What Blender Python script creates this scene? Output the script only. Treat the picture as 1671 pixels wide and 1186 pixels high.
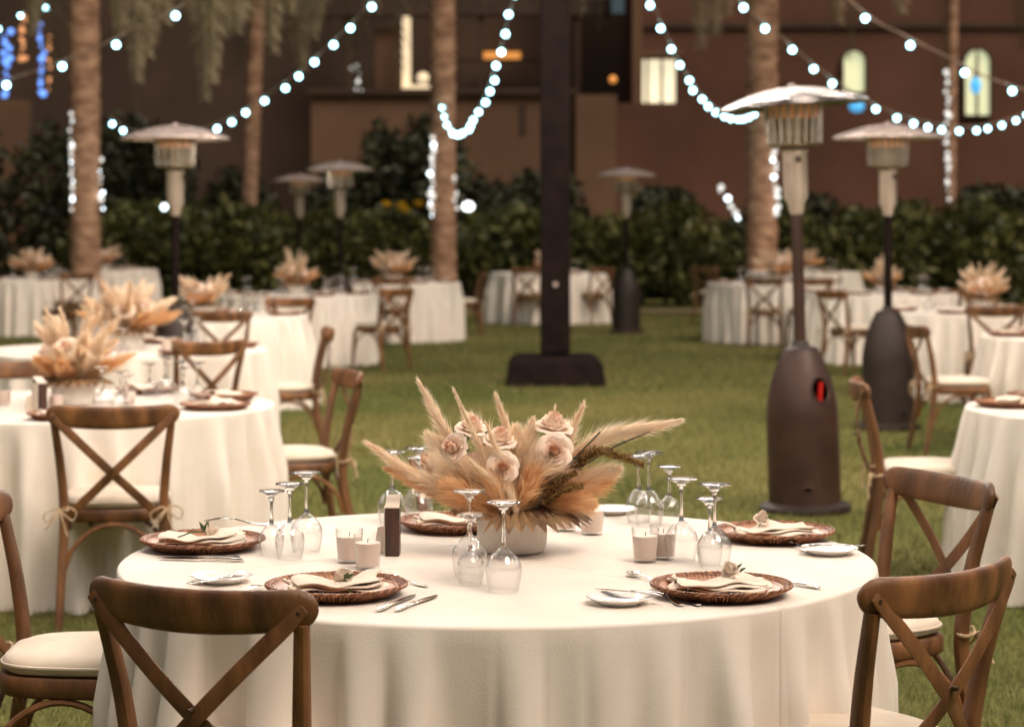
import bpy, math, random
import numpy as np
from mathutils import Vector, Matrix

# ------------------------------------------------------------------ camera, world, sun, exposure
for o in list(bpy.data.objects):
    bpy.data.objects.remove(o)
S = bpy.context.scene
COL = S.collection
CAMZ, FPX = 1.57, 3634.0
cam_d = bpy.data.cameras.new('camera')
cam_d.sensor_width = 36.0
cam_d.lens = 36.0 * FPX / 1671.0
cam_d.shift_y = -233.0 / 1671.0
cam_d.clip_start = 0.1
cam_d.clip_end = 400
cam_d.dof.use_dof = True
cam_d.dof.focus_distance = 4.95
cam_d.dof.aperture_fstop = 4.2
cam = bpy.data.objects.new('camera', cam_d)
cam.location = (0, 0, CAMZ)
cam.rotation_euler = (math.radians(90), 0, 0)
COL.objects.link(cam)
S.camera = cam

SUN_EL, SUN_AZ = math.radians(54), math.radians(140)     # soft evening light from behind right
world = bpy.data.worlds.new('World')
S.world = world
world.use_nodes = True
wn = world.node_tree
bg = wn.nodes['Background']
sky = wn.nodes.new('ShaderNodeTexSky')
sky.sky_type = 'NISHITA'
sky.sun_disc = False
sky.sun_elevation = SUN_EL
sky.sun_rotation = SUN_AZ
wn.links.new(sky.outputs[0], bg.inputs['Color'])
bg.inputs['Strength'].default_value = 0.007
sun_d = bpy.data.lights.new('sun', 'SUN')
sun_d.energy = 1.5
sun_d.angle = math.radians(30)
sun_d.color = (1.0, 0.84, 0.70)
sun = bpy.data.objects.new('sun', sun_d)
d = Vector((math.sin(SUN_AZ) * math.cos(SUN_EL), math.cos(SUN_AZ) * math.cos(SUN_EL), math.sin(SUN_EL)))
sun.rotation_euler = (-d).to_track_quat('-Z', 'Y').to_euler()
sun.location = (0, 0, 30)
COL.objects.link(sun)
BULB_POWER = 108.0
BULB_COLOR = (1.0, 0.89, 0.78)
COOL_POWER = 7.0
COOL_COLOR = (0.42, 0.88, 1.0)
S.view_settings.view_transform = 'Standard'
S.view_settings.look = 'None'
S.view_settings.gamma = 1.0
S.view_settings.exposure = 0.98
S.view_settings.use_curve_mapping = False
S.render.engine = 'CYCLES'
S.cycles.use_denoising = True
S.cycles.max_bounces = 8
S.cycles.transparent_max_bounces = 24
S.cycles.caustics_reflective = False
S.cycles.caustics_refractive = False
S.cycles.sample_clamp_indirect = 6.0

R = math.radians
TOPZ = 0.76

# ------------------------------------------------------------------ helpers
def px2w(px, y):                       # photograph column at a distance -> metres
    return (px - 835.5) * y / FPX

class MB:
    def __init__(self):
        self.v, self.f = [], []
    def add(self, vs, fs):
        b = len(self.v)
        self.v.extend([tuple(p) for p in vs])
        self.f.extend([tuple(i + b for i in q) for q in fs])
    def mesh(self, name, mat, smooth=True, angle=40):
        me = bpy.data.meshes.new(name)
        me.from_pydata(self.v, [], self.f)
        me.validate()
        if mat: me.materials.append(mat)
        if smooth:
            me.polygons.foreach_set('use_smooth', [True] * len(me.polygons))
            if angle: me.set_sharp_from_angle(angle=R(angle))
        me.update()
        return me
    def build(self, name, mat, parent=None, smooth=True, angle=40, loc=None):
        return link(name, self.mesh(name, mat, smooth, angle), parent, loc)

def link(name, me, parent=None, loc=None):
    o = bpy.data.objects.new(name, me)
    COL.objects.link(o)
    if parent is not None: o.parent = parent
    if loc is not None: o.location = loc
    return o

def tag(o, label, cat, group=None, kind=None):
    o['label'] = label
    o['category'] = cat
    if group: o['group'] = group
    if kind: o['kind'] = kind
    return o

def empty(name, loc=(0, 0, 0), rz=0.0):
    o = bpy.data.objects.new(name, None)
    o.empty_display_size = 0.1
    COL.objects.link(o)
    o.location = loc
    o.rotation_euler = (0, 0, rz)
    return o

def copy_tree(o, parent=None):
    c = o.copy()
    COL.objects.link(c)
    if parent is not None: c.parent = parent
    for ch in o.children:
        copy_tree(ch, c)
    return c

def box(mb, c, s, rot=None):
    x, y, z = s[0] / 2, s[1] / 2, s[2] / 2
    vs = [Vector((a, b, e)) for a in (-x, x) for b in (-y, y) for e in (-z, z)]
    if rot is not None: vs = [rot @ p for p in vs]
    vs = [p + Vector(c) for p in vs]
    mb.add(vs, [(0, 1, 3, 2), (4, 6, 7, 5), (0, 4, 5, 1), (2, 3, 7, 6), (0, 2, 6, 4), (1, 5, 7, 3)])

def at(v, i):
    return v[i] if hasattr(v, '__len__') else v

def sweep(mb, P, W, H, up=(0, 0, 1), n=10, e=2.0, cap=True):
    """W across, H along 'up'; superellipse exponent e"""
    P = [Vector(p) for p in P]
    m = len(P)
    vs, fs = [], []
    for i in range(m):
        t = (P[min(i + 1, m - 1)] - P[max(i - 1, 0)]).normalized()
        u = Vector(at(up, i) if hasattr(up[0], '__len__') else up)
        s = t.cross(u)
        if s.length < 1e-4: s = t.cross(Vector((0.3, 1, 0.1)))
        s.normalize()
        k = s.cross(t).normalized()
        for j in range(n):
            a = 2 * math.pi * (j + 0.5) / n
            ca, sa = math.cos(a), math.sin(a)
            x = math.copysign(abs(ca) ** (2 / e), ca) * at(W, i) / 2
            y = math.copysign(abs(sa) ** (2 / e), sa) * at(H, i) / 2
            vs.append(P[i] + s * x + k * y)
    for i in range(m - 1):
        for j in range(n):
            a, b = i * n + j, i * n + (j + 1) % n
            fs.append((a, b, b + n, a + n))
    if cap:
        fs.append(tuple(reversed(range(n))))
        fs.append(tuple(range((m - 1) * n, m * n)))
    mb.add(vs, fs)

def tube(mb, P, r, n=8, cap=True):
    w = [2 * q for q in r] if hasattr(r, '__len__') else 2 * r
    sweep(mb, P, w, w, up=(0.123, 0.2, 0.97), n=n, cap=cap)

def lathe(mb, prof, n=32, c=(0, 0, 0), sx=1.0):
    vs, fs, rows = [], [], []
    for r, z in prof:
        if r < 1e-6:
            rows.append([len(vs)])
            vs.append((c[0], c[1], c[2] + z))
        else:
            rows.append(list(range(len(vs), len(vs) + n)))
            for j in range(n):
                a = 2 * math.pi * j / n
                vs.append((c[0] + r * math.cos(a) * sx, c[1] + r * math.sin(a), c[2] + z))
    for A, B in zip(rows, rows[1:]):
        for j in range(n):
            k = (j + 1) % n
            if len(A) == 1 and len(B) == 1: continue
            if len(A) == 1: fs.append((A[0], B[k], B[j]))
            elif len(B) == 1: fs.append((A[j], A[k], B[0]))
            else: fs.append((A[j], A[k], B[k], B[j]))
    mb.add(vs, fs)

def spline(P, n):
    """Catmull-Rom through points"""
    P = [Vector(p) for p in P]
    Q = [P[0] * 2 - P[1]] + P + [P[-1] * 2 - P[-2]]
    out = []
    m = len(P) - 1
    for i in range(n + 1):
        t = i / n * m
        k = min(int(t), m - 1)
        u = t - k
        a, b, c, d_ = Q[k:k + 4]
        out.append(0.5 * (2 * b + (c - a) * u + (2 * a - 5 * b + 4 * c - d_) * u * u + (3 * b - a - 3 * c + d_) * u ** 3))
    return out

# ------------------------------------------------------------------ materials
def new_mat(name):
    m = bpy.data.materials.new(name)
    m.use_nodes = True
    return m, m.node_tree.nodes, m.node_tree.links, m.node_tree.nodes['Principled BSDF']

def mat(name, c1, c2=None, rough=0.6, metal=0.0, scale=8.0, stretch=None, detail=4.0, bump=0.0, bscale=None,
        island=False, sheen=0.0, trans=0.0, spec=None, coat=0.0, lo=0.35, hi=0.65, rvar=0.0):
    m, N, L, b = new_mat(name)
    b.inputs['Roughness'].default_value = rough
    b.inputs['Metallic'].default_value = metal
    if spec is not None: b.inputs['Specular IOR Level'].default_value = spec
    if sheen: b.inputs['Sheen Weight'].default_value = sheen
    if coat: b.inputs['Coat Weight'].default_value = coat
    b.inputs['Base Color'].default_value = (*c1, 1)
    tc = N.new('ShaderNodeTexCoord')
    mp = N.new('ShaderNodeMapping')
    L.new(tc.outputs['Object'], mp.inputs['Vector'])
    if stretch: mp.inputs['Scale'].default_value = stretch
    nz = N.new('ShaderNodeTexNoise')
    nz.inputs['Scale'].default_value = scale
    nz.inputs['Detail'].default_value = detail
    L.new(mp.outputs[0], nz.inputs['Vector'])
    col = None
    if c2 is not None:
        rp = N.new('ShaderNodeValToRGB')
        rp.color_ramp.elements[0].position = lo
        rp.color_ramp.elements[1].position = hi
        rp.color_ramp.elements[0].color = (*c1, 1)
        rp.color_ramp.elements[1].color = (*c2, 1)
        if island:
            g = N.new('ShaderNodeNewGeometry')
            mx = N.new('ShaderNodeMath'); mx.operation = 'ADD'
            m2 = N.new('ShaderNodeMath'); m2.operation = 'MULTIPLY'; m2.inputs[1].default_value = 0.6
            m3 = N.new('ShaderNodeMath'); m3.operation = 'SUBTRACT'; m3.inputs[1].default_value = 0.3
            L.new(g.outputs['Random Per Island'], m2.inputs[0])
            L.new(m2.outputs[0], m3.inputs[0])
            L.new(m3.outputs[0], mx.inputs[0]); L.new(nz.outputs['Fac'], mx.inputs[1])
            L.new(mx.outputs[0], rp.inputs['Fac'])
        else:
            L.new(nz.outputs['Fac'], rp.inputs['Fac'])
        col = rp.outputs['Color']
        L.new(col, b.inputs['Base Color'])
    if rvar:
        mr = N.new('ShaderNodeMapRange')
        mr.inputs['To Min'].default_value = max(0.02, rough - rvar)
        mr.inputs['To Max'].default_value = rough + rvar
        L.new(nz.outputs['Fac'], mr.inputs['Value'])
        L.new(mr.outputs[0], b.inputs['Roughness'])
    if bump:
        nb = nz
        if bscale:
            nb = N.new('ShaderNodeTexNoise')
            nb.inputs['Scale'].default_value = bscale
            nb.inputs['Detail'].default_value = 3
            L.new(mp.outputs[0], nb.inputs['Vector'])
        bp = N.new('ShaderNodeBump')
        bp.inputs['Strength'].default_value = bump
        bp.inputs['Distance'].default_value = 0.01
        L.new(nb.outputs['Fac'], bp.inputs['Height'])
        L.new(bp.outputs[0], b.inputs['Normal'])
    if trans:
        out = N['Material Output']
        tr = N.new('ShaderNodeBsdfTranslucent')
        if col is not None: L.new(col, tr.inputs['Color'])
        else: tr.inputs['Color'].default_value = (*c1, 1)
        ms = N.new('ShaderNodeMixShader')
        ms.inputs[0].default_value = trans
        L.new(b.outputs[0], ms.inputs[1]); L.new(tr.outputs[0], ms.inputs[2])
        L.new(ms.outputs[0], out.inputs['Surface'])
    return m

def emit(name, c, s):
    m, N, L, b = new_mat(name)
    b.inputs['Base Color'].default_value = (*c, 1)
    b.inputs['Emission Color'].default_value = (*c, 1)
    b.inputs['Emission Strength'].default_value = s
    return m

def thin_glass(name, tint=(1, 1, 1), base=0.05, edge=0.75):
    """thin walled glass: clear through, Fresnel reflection on top"""
    m, N, L, b = new_mat(name)
    out = N['Material Output']
    tr = N.new('ShaderNodeBsdfTransparent'); tr.inputs[0].default_value = (*tint, 1)
    gl = N.new('ShaderNodeBsdfGlossy'); gl.inputs['Roughness'].default_value = 0.025
    lw = N.new('ShaderNodeLayerWeight'); lw.inputs['Blend'].default_value = 0.5
    pw = N.new('ShaderNodeMath'); pw.operation = 'POWER'; pw.inputs[1].default_value = 2.1
    mr = N.new('ShaderNodeMapRange')
    mr.inputs['To Min'].default_value = base; mr.inputs['To Max'].default_value = edge
    ms = N.new('ShaderNodeMixShader')
    L.new(lw.outputs['Facing'], pw.inputs[0]); L.new(pw.outputs[0], mr.inputs['Value'])
    L.new(mr.outputs[0], ms.inputs[0]); L.new(tr.outputs[0], ms.inputs[1]); L.new(gl.outputs[0], ms.inputs[2])
    L.new(ms.outputs[0], out.inputs['Surface'])
    return m

def solid_glass(name):
    m, N, L, b = new_mat(name)
    b.inputs['Transmission Weight'].default_value = 1.0
    b.inputs['Roughness'].default_value = 0.02
    b.inputs['IOR'].default_value = 1.48
    b.inputs['Base Color'].default_value = (1, 1, 1, 1)
    return m

def vary(m, lo, hi):
    """tone differs from one piece of timber to the next"""
    N, L = m.node_tree.nodes, m.node_tree.links
    b = N['Principled BSDF']
    src = b.inputs['Base Color'].links[0].from_socket
    oi = N.new('ShaderNodeObjectInfo')
    mr = N.new('ShaderNodeMapRange'); mr.inputs['To Min'].default_value = lo; mr.inputs['To Max'].default_value = hi
    sc_ = N.new('ShaderNodeVectorMath'); sc_.operation = 'SCALE'
    L.new(oi.outputs['Random'], mr.inputs['Value']); L.new(src, sc_.inputs[0]); L.new(mr.outputs[0], sc_.inputs['Scale'])
    L.new(sc_.outputs[0], b.inputs['Base Color'])
M = {}
M['wood'] = mat('weathered_wood', (0.070, 0.028, 0.010), (0.25, 0.108, 0.039), rough=0.5, scale=3.2, stretch=(5, 5, 1.6), detail=8, bump=0.25, bscale=14, lo=0.3, hi=0.72, rvar=0.12)
vary(M['wood'], 0.78, 1.28)
M['cushion'] = mat('linen_cushion', (0.66, 0.55, 0.43), (0.76, 0.66, 0.54), rough=0.95, scale=5, bump=0.10, bscale=380, sheen=0.2)
M['jute'] = mat('jute_tie', (0.42, 0.29, 0.17), (0.6, 0.45, 0.29), rough=0.95, scale=60)
M['bolt'] = mat('dark_bolt', (0.10, 0.07, 0.05), rough=0.4, metal=0.8)
M['ceramic'] = mat('white_ceramic', (0.76, 0.69, 0.62), (0.83, 0.78, 0.71), rough=0.55, scale=25, bump=0.06, bscale=60)
M['porcelain'] = mat('porcelain', (0.84, 0.81, 0.77), rough=0.12, coat=0.4)
M['rattan'] = mat('rattan', (0.14, 0.050, 0.022), (0.37, 0.165, 0.080), rough=0.38, scale=30, island=True)
M['napkin'] = mat('napkin_linen', (0.72, 0.60, 0.48), (0.80, 0.70, 0.58), rough=0.9, scale=6, bump=0.3, bscale=120, sheen=0.2)
M['steel'] = mat('polished_steel', (0.74, 0.70, 0.66), rough=0.16, metal=1.0, scale=12, rvar=0.06)
M['pampas'] = mat('pampas', (0.92, 0.71, 0.50), (0.97, 0.88, 0.74), rough=0.95, scale=9, island=True, trans=0.5, lo=0.3, hi=0.6)
M['tan'] = mat('tan_pampas', (0.78, 0.44, 0.19), (0.95, 0.74, 0.48), rough=0.95, scale=9, island=True, trans=0.45, lo=0.25, hi=0.7)
M['millet'] = mat('dried_millet', (0.16, 0.085, 0.022), (0.40, 0.25, 0.085), rough=0.9, scale=60, island=True)
M['dried_leaf'] = mat('dried_palm_leaf', (0.09, 0.045, 0.018), (0.30, 0.18, 0.085), rough=0.75, scale=14, stretch=(1, 1, 1), island=False, trans=0.1)
M['stem'] = mat('dark_stem', (0.035, 0.03, 0.018), (0.07, 0.055, 0.03), rough=0.7)
M['leaf_green'] = mat('green_leaf', (0.035, 0.07, 0.015), (0.07, 0.12, 0.03), rough=0.5)
M['wax'] = mat('blush_wax', (0.80, 0.62, 0.52), (0.84, 0.68, 0.58), rough=0.5, trans=0.15)
M['thin_glass'] = thin_glass('thin_glass', base=0.12, edge=0.95)
M['cup_glass'] = thin_glass('cup_glass', base=0.04, edge=0.5)
M['glass'] = solid_glass('stem_glass')
M['dark_wood'] = mat('dark_walnut', (0.030, 0.013, 0.008), (0.072, 0.030, 0.018), rough=0.45, scale=8, stretch=(8, 8, 1.5), detail=8)
M['card'] = mat('cream_card', (0.68, 0.58, 0.48), (0.74, 0.65, 0.55), rough=0.8, scale=10)
M['black_metal'] = mat('black_metal', (0.009, 0.006, 0.0055), (0.016, 0.010, 0.009), rough=0.8, scale=6, rvar=0.1, spec=0.06)
M['heater_brown'] = mat('brown_heater', (0.034, 0.013, 0.008), (0.060, 0.025, 0.016), rough=0.5, metal=0.2, scale=5, rvar=0.1)
M['heater_dark'] = mat('dark_heater', (0.018, 0.010, 0.007), (0.030, 0.017, 0.012), rough=0.6, metal=0.15, scale=5, rvar=0.1)
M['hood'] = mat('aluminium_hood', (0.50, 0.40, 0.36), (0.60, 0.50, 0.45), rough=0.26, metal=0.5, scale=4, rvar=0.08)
M['hood_near'] = mat('dimmed_hood', (0.085, 0.066, 0.060), (0.13, 0.105, 0.096), rough=0.26, metal=0.75, scale=4, rvar=0.08)  # aluminium hood darkened in colour against the strong bulbs above it
M['burner'] = mat('burner_steel', (0.58, 0.47, 0.41), (0.68, 0.57, 0.50), rough=0.36, metal=0.5, scale=6, rvar=0.1)
M['mesh_drum'] = mat('dark_mesh_drum', (0.24, 0.18, 0.12), (0.32, 0.25, 0.17), rough=0.4, metal=0.8)
M['bar_steel'] = mat('bright_bar_steel', (0.72, 0.62, 0.52), (0.80, 0.71, 0.62), rough=0.25, metal=0.7)
M['hot'] = emit('hot_element', (0.9, 0.42, 0.2), 0.05)
M['red'] = mat('red_gas_hose', (0.50, 0.012, 0.008), rough=0.35)
M['red'].node_tree.nodes['Principled BSDF'].inputs['Emission Color'].default_value = (1, 0.02, 0.01, 1)
M['bulb'] = emit('added_bulb', BULB_COLOR, BULB_POWER)
M['bulb_cool'] = emit('lit_cool_bulb', COOL_COLOR, COOL_POWER)
M['fairy'] = emit('fairy_bulb', (0.80, 0.93, 1.0), 2.6)
M['fairy_dim'] = emit('fairy_bulb_dim', (0.90, 0.90, 0.86), 0.55)
M['fairy_blue'] = emit('fairy_blue', (0.16, 0.36, 1.0), 0.85)
M['fairy_amber'] = emit('fairy_amber', (1.0, 0.45, 0.18), 0.32)
M['lamp_white'] = emit('lamp_white', (0.92, 0.98, 1.0), 2.2)
M['lamp_orange'] = emit('lamp_orange', (1.0, 0.40, 0.09), 0.34)
M['glow_cream'] = emit('glow_cream', (1.0, 0.80, 0.52), 0.36)
M['win_cream'] = emit('lit_pane_cream', (1.0, 0.88, 0.60), 0.50)
M['win_green'] = emit('lit_pane_green', (0.80, 0.82, 0.50), 0.36)
M['lamp_blue'] = emit('lamp_blue', (0.08, 0.42, 0.80), 0.55)
M['wire'] = mat('string_cable', (0.30, 0.20, 0.15), (0.42, 0.29, 0.22), rough=0.6)
M['trunk'] = mat('palm_trunk', (0.26, 0.135, 0.080), (0.56, 0.34, 0.215), rough=0.9, scale=3.5, stretch=(1, 1, 2.5), detail=8, bump=0.6, bscale=9)
M['frond'] = mat('palm_frond', (0.10, 0.088, 0.045), (0.21, 0.185, 0.11), rough=0.75, scale=2, island=True, trans=0.15)
M['dry_frond'] = mat('dry_frond', (0.34, 0.28, 0.16), (0.60, 0.51, 0.33), rough=0.85, scale=2, island=True, trans=0.15)
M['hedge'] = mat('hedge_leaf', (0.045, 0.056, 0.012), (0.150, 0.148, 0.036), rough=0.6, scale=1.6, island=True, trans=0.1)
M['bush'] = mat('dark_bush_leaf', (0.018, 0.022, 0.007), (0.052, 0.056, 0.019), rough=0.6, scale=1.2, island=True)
M['bark'] = mat('shrub_bark', (0.05, 0.03, 0.018), (0.09, 0.055, 0.035), rough=0.9)
M['yellow'] = mat('yellow_blossom', (0.78, 0.46, 0.015), (0.88, 0.58, 0.03), rough=0.7)
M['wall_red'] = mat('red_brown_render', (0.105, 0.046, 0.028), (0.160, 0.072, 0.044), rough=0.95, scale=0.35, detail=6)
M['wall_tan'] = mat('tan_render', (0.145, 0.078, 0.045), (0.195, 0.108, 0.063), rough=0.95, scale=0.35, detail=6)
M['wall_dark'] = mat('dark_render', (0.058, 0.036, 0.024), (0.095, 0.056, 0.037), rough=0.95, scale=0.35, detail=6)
M['frame'] = mat('dark_timber', (0.05, 0.027, 0.016), (0.08, 0.045, 0.028), rough=0.7)
M['path'] = mat('sand_path', (0.36, 0.25, 0.16), (0.45, 0.32, 0.21), rough=0.95, scale=3)
M['petal_white'] = mat('white_rosebud', (0.82, 0.70, 0.58), (0.86, 0.77, 0.66), rough=0.7, trans=0.2)

# rose: blush outside, peach at its heart
def rose_mat():
    m, N, L, b = new_mat('rose_petal')
    tc = N.new('ShaderNodeTexCoord')
    ln = N.new('ShaderNodeVectorMath'); ln.operation = 'LENGTH'
    mp = N.new('ShaderNodeMapping'); mp.inputs['Scale'].default_value = (1, 1, 0.25)
    L.new(tc.outputs['Object'], mp.inputs['Vector']); L.new(mp.outputs[0], ln.inputs[0])
    rp = N.new('ShaderNodeValToRGB')
    E = rp.color_ramp.elements
    E[0].position = 0.003; E[0].color = (0.86, 0.46, 0.28, 1)
    E[1].position = 0.019; E[1].color = (0.94, 0.79, 0.67, 1)
    k = E.new(0.010); k.color = (0.90, 0.66, 0.50, 1)
    L.new(ln.outputs['Value'], rp.inputs['Fac'])
    L.new(rp.outputs['Color'], b.inputs['Base Color'])
    b.inputs['Roughness'].default_value = 0.6
    tr = N.new('ShaderNodeBsdfTranslucent'); L.new(rp.outputs['Color'], tr.inputs['Color'])
    ms = N.new('ShaderNodeMixShader'); ms.inputs[0].default_value = 0.25
    L.new(b.outputs[0], ms.inputs[1]); L.new(tr.outputs[0], ms.inputs[2])
    L.new(ms.outputs[0], N['Material Output'].inputs['Surface'])
    return m
M['rose'] = rose_mat()

# cloth: weave, soft wrinkles and pressed fold lines across the top
def cloth_mat(name, creases):
    m, N, L, b = new_mat(name)
    b.inputs['Roughness'].default_value = 0.92
    b.inputs['Sheen Weight'].default_value = 0.15
    b.inputs['Specular IOR Level'].default_value = 0.2
    tc = N.new('ShaderNodeTexCoord')
    n1 = N.new('ShaderNodeTexNoise'); n1.inputs['Scale'].default_value = 5; n1.inputs['Detail'].default_value = 5
    n2 = N.new('ShaderNodeTexNoise'); n2.inputs['Scale'].default_value = 210; n2.inputs['Detail'].default_value = 2
    L.new(tc.outputs['Object'], n1.inputs['Vector']); L.new(tc.outputs['Object'], n2.inputs['Vector'])
    rp = N.new('ShaderNodeValToRGB')
    rp.color_ramp.elements[0].position = 0.3; rp.color_ramp.elements[1].position = 0.7
    rp.color_ramp.elements[0].color = (0.75, 0.665, 0.575, 1); rp.color_ramp.elements[1].color = (0.81, 0.74, 0.66, 1)
    L.new(n1.outputs['Fac'], rp.inputs['Fac']); L.new(rp.outputs['Color'], b.inputs['Base Color'])
    n3 = N.new('ShaderNodeTexNoise'); n3.inputs['Scale'].default_value = 16; n3.inputs['Detail'].default_value = 4
    n3.inputs['Distortion'].default_value = 0.8
    L.new(tc.outputs['Object'], n3.inputs['Vector'])
    add = N.new('ShaderNodeMath'); add.operation = 'MULTIPLY_ADD'; add.inputs[1].default_value = 0.14
    L.new(n2.outputs['Fac'], add.inputs[0]); 
    w = N.new('ShaderNodeMath'); w.operation = 'MULTIPLY'; w.inputs[1].default_value = 0.13
    L.new(n3.outputs['Fac'], w.inputs[0]); L.new(w.outputs[0], add.inputs[2])
    h = add.outputs[0]
    for ang, off in creases:
        dp = N.new('ShaderNodeVectorMath'); dp.operation = 'DOT_PRODUCT'
        dp.inputs[1].default_value = (math.cos(ang), math.sin(ang), 0)
        L.new(tc.outputs['Object'], dp.inputs[0])
        sb = N.new('ShaderNodeMath'); sb.operation = 'SUBTRACT'; sb.inputs[1].default_value = off
        ab = N.new('ShaderNodeMath'); ab.operation = 'ABSOLUTE'
        mr = N.new('ShaderNodeMapRange'); mr.inputs['From Max'].default_value = 0.007
        mr.inputs['To Min'].default_value = 0.9; mr.inputs['To Max'].default_value = 0.0
        L.new(dp.outputs['Value'], sb.inputs[0]); L.new(sb.outputs[0], ab.inputs[0]); L.new(ab.outputs[0], mr.inputs['Value'])
        ad = N.new('ShaderNodeMath'); ad.operation = 'ADD'
        L.new(h, ad.inputs[0]); L.new(mr.outputs[0], ad.inputs[1])
        h = ad.outputs[0]
    bp = N.new('ShaderNodeBump'); bp.inputs['Strength'].default_value = 0.5; bp.inputs['Distance'].default_value = 0.006
    L.new(h, bp.inputs['Height']); L.new(bp.outputs[0], b.inputs['Normal'])
    return m
M['cloth'] = cloth_mat('table_linen', [(R(39.2), 0.04), (R(-50.8), -0.25)])

def lawn_mat():
    m, N, L, b = new_mat('lawn_ground')
    b.inputs['Roughness'].default_value = 0.95
    b.inputs['Specular IOR Level'].default_value = 0.1
    tc = N.new('ShaderNodeTexCoord')
    n1 = N.new('ShaderNodeTexNoise'); n1.inputs['Scale'].default_value = 0.42; n1.inputs['Detail'].default_value = 7
    n2 = N.new('ShaderNodeTexNoise'); n2.inputs['Scale'].default_value = 28; n2.inputs['Detail'].default_value = 6
    for q in (n1, n2): L.new(tc.outputs['Object'], q.inputs['Vector'])
    r1 = N.new('ShaderNodeValToRGB')
    r1.color_ramp.elements[0].position = 0.36; r1.color_ramp.elements[1].position = 0.66
    r1.color_ramp.elements[0].color = (0.103, 0.117, 0.031, 1); r1.color_ramp.elements[1].color = (0.190, 0.166, 0.057, 1)
    L.new(n1.outputs['Fac'], r1.inputs['Fac'])
    mr = N.new('ShaderNodeMapRange'); mr.inputs['From Min'].default_value = 0.3; mr.inputs['From Max'].default_value = 0.7
    mr.inputs['To Min'].default_value = 0.62; mr.inputs['To Max'].default_value = 1.3
    L.new(n2.outputs['Fac'], mr.inputs['Value'])
    mx = N.new('ShaderNodeVectorMath'); mx.operation = 'SCALE'
    L.new(r1.outputs['Color'], mx.inputs[0]); L.new(mr.outputs[0], mx.inputs['Scale'])
    L.new(mx.outputs[0], b.inputs['Base Color'])
    bp = N.new('ShaderNodeBump'); bp.inputs['Strength'].default_value = 0.8; bp.inputs['Distance'].default_value = 0.03
    L.new(n2.outputs['Fac'], bp.inputs['Height']); L.new(bp.outputs[0], b.inputs['Normal'])
    return m
M['lawn'] = lawn_mat()
M['blade'] = mat('grass_blade', (0.088, 0.108, 0.027), (0.210, 0.182, 0.060), rough=0.7, scale=0.42, island=True, trans=0.25)

# ------------------------------------------------------------------ ground
mb = MB()
mb.add([(-90, -30, 0), (90, -30, 0), (90, 130, 0), (-90, 130, 0)], [(0, 1, 2, 3)])
o = mb.build('lawn', M['lawn'], smooth=False); o['kind'] = 'structure'
mb = MB()
mb.add([(-40, 38.2, 0.004), (40, 38.2, 0.004), (40, 39.2, 0.004), (-40, 39.2, 0.004)], [(0, 1, 2, 3)])
o = mb.build('path', M['path'], smooth=False); o['kind'] = 'structure'

rng = np.random.default_rng(7)
def grass_patch(n, y0, y1, xr, h0, h1, w):
    y = y0 + (y1 - y0) * rng.random(n)
    x = (rng.random(n) * 2 - 1) * (xr * y)
    h = h0 + (h1 - h0) * rng.random(n)
    a = rng.random(n) * 2 * np.pi
    lean = (rng.random(n) * 0.9) * h
    la = rng.random(n) * 2 * np.pi
    ww = w * (0.7 + 0.6 * rng.random(n))
    base = np.stack([x, y, np.zeros(n)], 1)
    sd = np.stack([np.cos(a) * ww, np.sin(a) * ww, np.zeros(n)], 1)
    tip = base + np.stack([np.cos(la) * lean, np.sin(la) * lean, h], 1)
    return np.stack([base - sd, base + sd, tip], 1).reshape(-1, 3)
V = np.concatenate([grass_patch(90000, 4.3, 9.5, 0.27, 0.02, 0.045, 0.0016),
                    grass_patch(70000, 9.5, 20.0, 0.26, 0.02, 0.05, 0.0030),
                    grass_patch(50000, 20.0, 38.0, 0.26, 0.03, 0.06, 0.006)])
me = bpy.data.meshes.new('grass')
nt = len(V) // 3
me.vertices.add(len(V)); me.vertices.foreach_set('co', V.astype(np.float32).ravel())
me.loops.add(len(V)); me.loops.foreach_set('vertex_index', np.arange(len(V), dtype=np.int32))
me.polygons.add(nt); me.polygons.foreach_set('loop_start', np.arange(0, len(V), 3, dtype=np.int32))
me.update(calc_edges=True); me.validate()
me.materials.append(M['blade'])
o = link('grass', me); tag(o, 'short green and straw coloured grass blades covering the lawn', 'grass', kind='stuff')

# ------------------------------------------------------------------ foliage masses
def quad_leaves(n, centers, radii, size, seed, shell=0.55, zmin=0.05):
    r = np.random.default_rng(seed)
    C = np.array(centers, float); Rr = np.array(radii, float)
    wts = (Rr[:, 0] * Rr[:, 2]); wts = wts / wts.sum()
    k = r.choice(len(C), n, p=wts)
    dv = r.normal(size=(n, 3)); dv /= np.linalg.norm(dv, axis=1)[:, None]
    rad = shell + (1.08 - shell) * r.random(n) ** 0.6
    P = C[k] + dv * Rr[k] * rad[:, None]
    P = P[P[:, 2] > zmin]; n = len(P)
    a = r.normal(size=(n, 3)); a /= np.linalg.norm(a, axis=1)[:, None]
    b_ = r.normal(size=(n, 3)); b_ -= (b_ * a).sum(1)[:, None] * a; b_ /= np.linalg.norm(b_, axis=1)[:, None]
    s = size * (0.6 + 0.8 * r.random(n))[:, None]
    v = np.stack([P - a * s, P + b_ * s * 0.42, P + a * s, P - b_ * s * 0.42], 1).reshape(-1, 3)
    return v

def leaf_mesh(name, v, material):
    me = bpy.data.meshes.new(name)
    n = len(v) // 4
    me.vertices.add(len(v)); me.vertices.foreach_set('co', v.astype(np.float32).ravel())
    me.loops.add(len(v)); me.loops.foreach_set('vertex_index', np.arange(len(v), dtype=np.int32))
    me.polygons.add(n); me.polygons.foreach_set('loop_start', np.arange(0, len(v), 4, dtype=np.int32))
    me.update(calc_edges=True); me.validate()
    me.materials.append(material)
    return me

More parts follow.
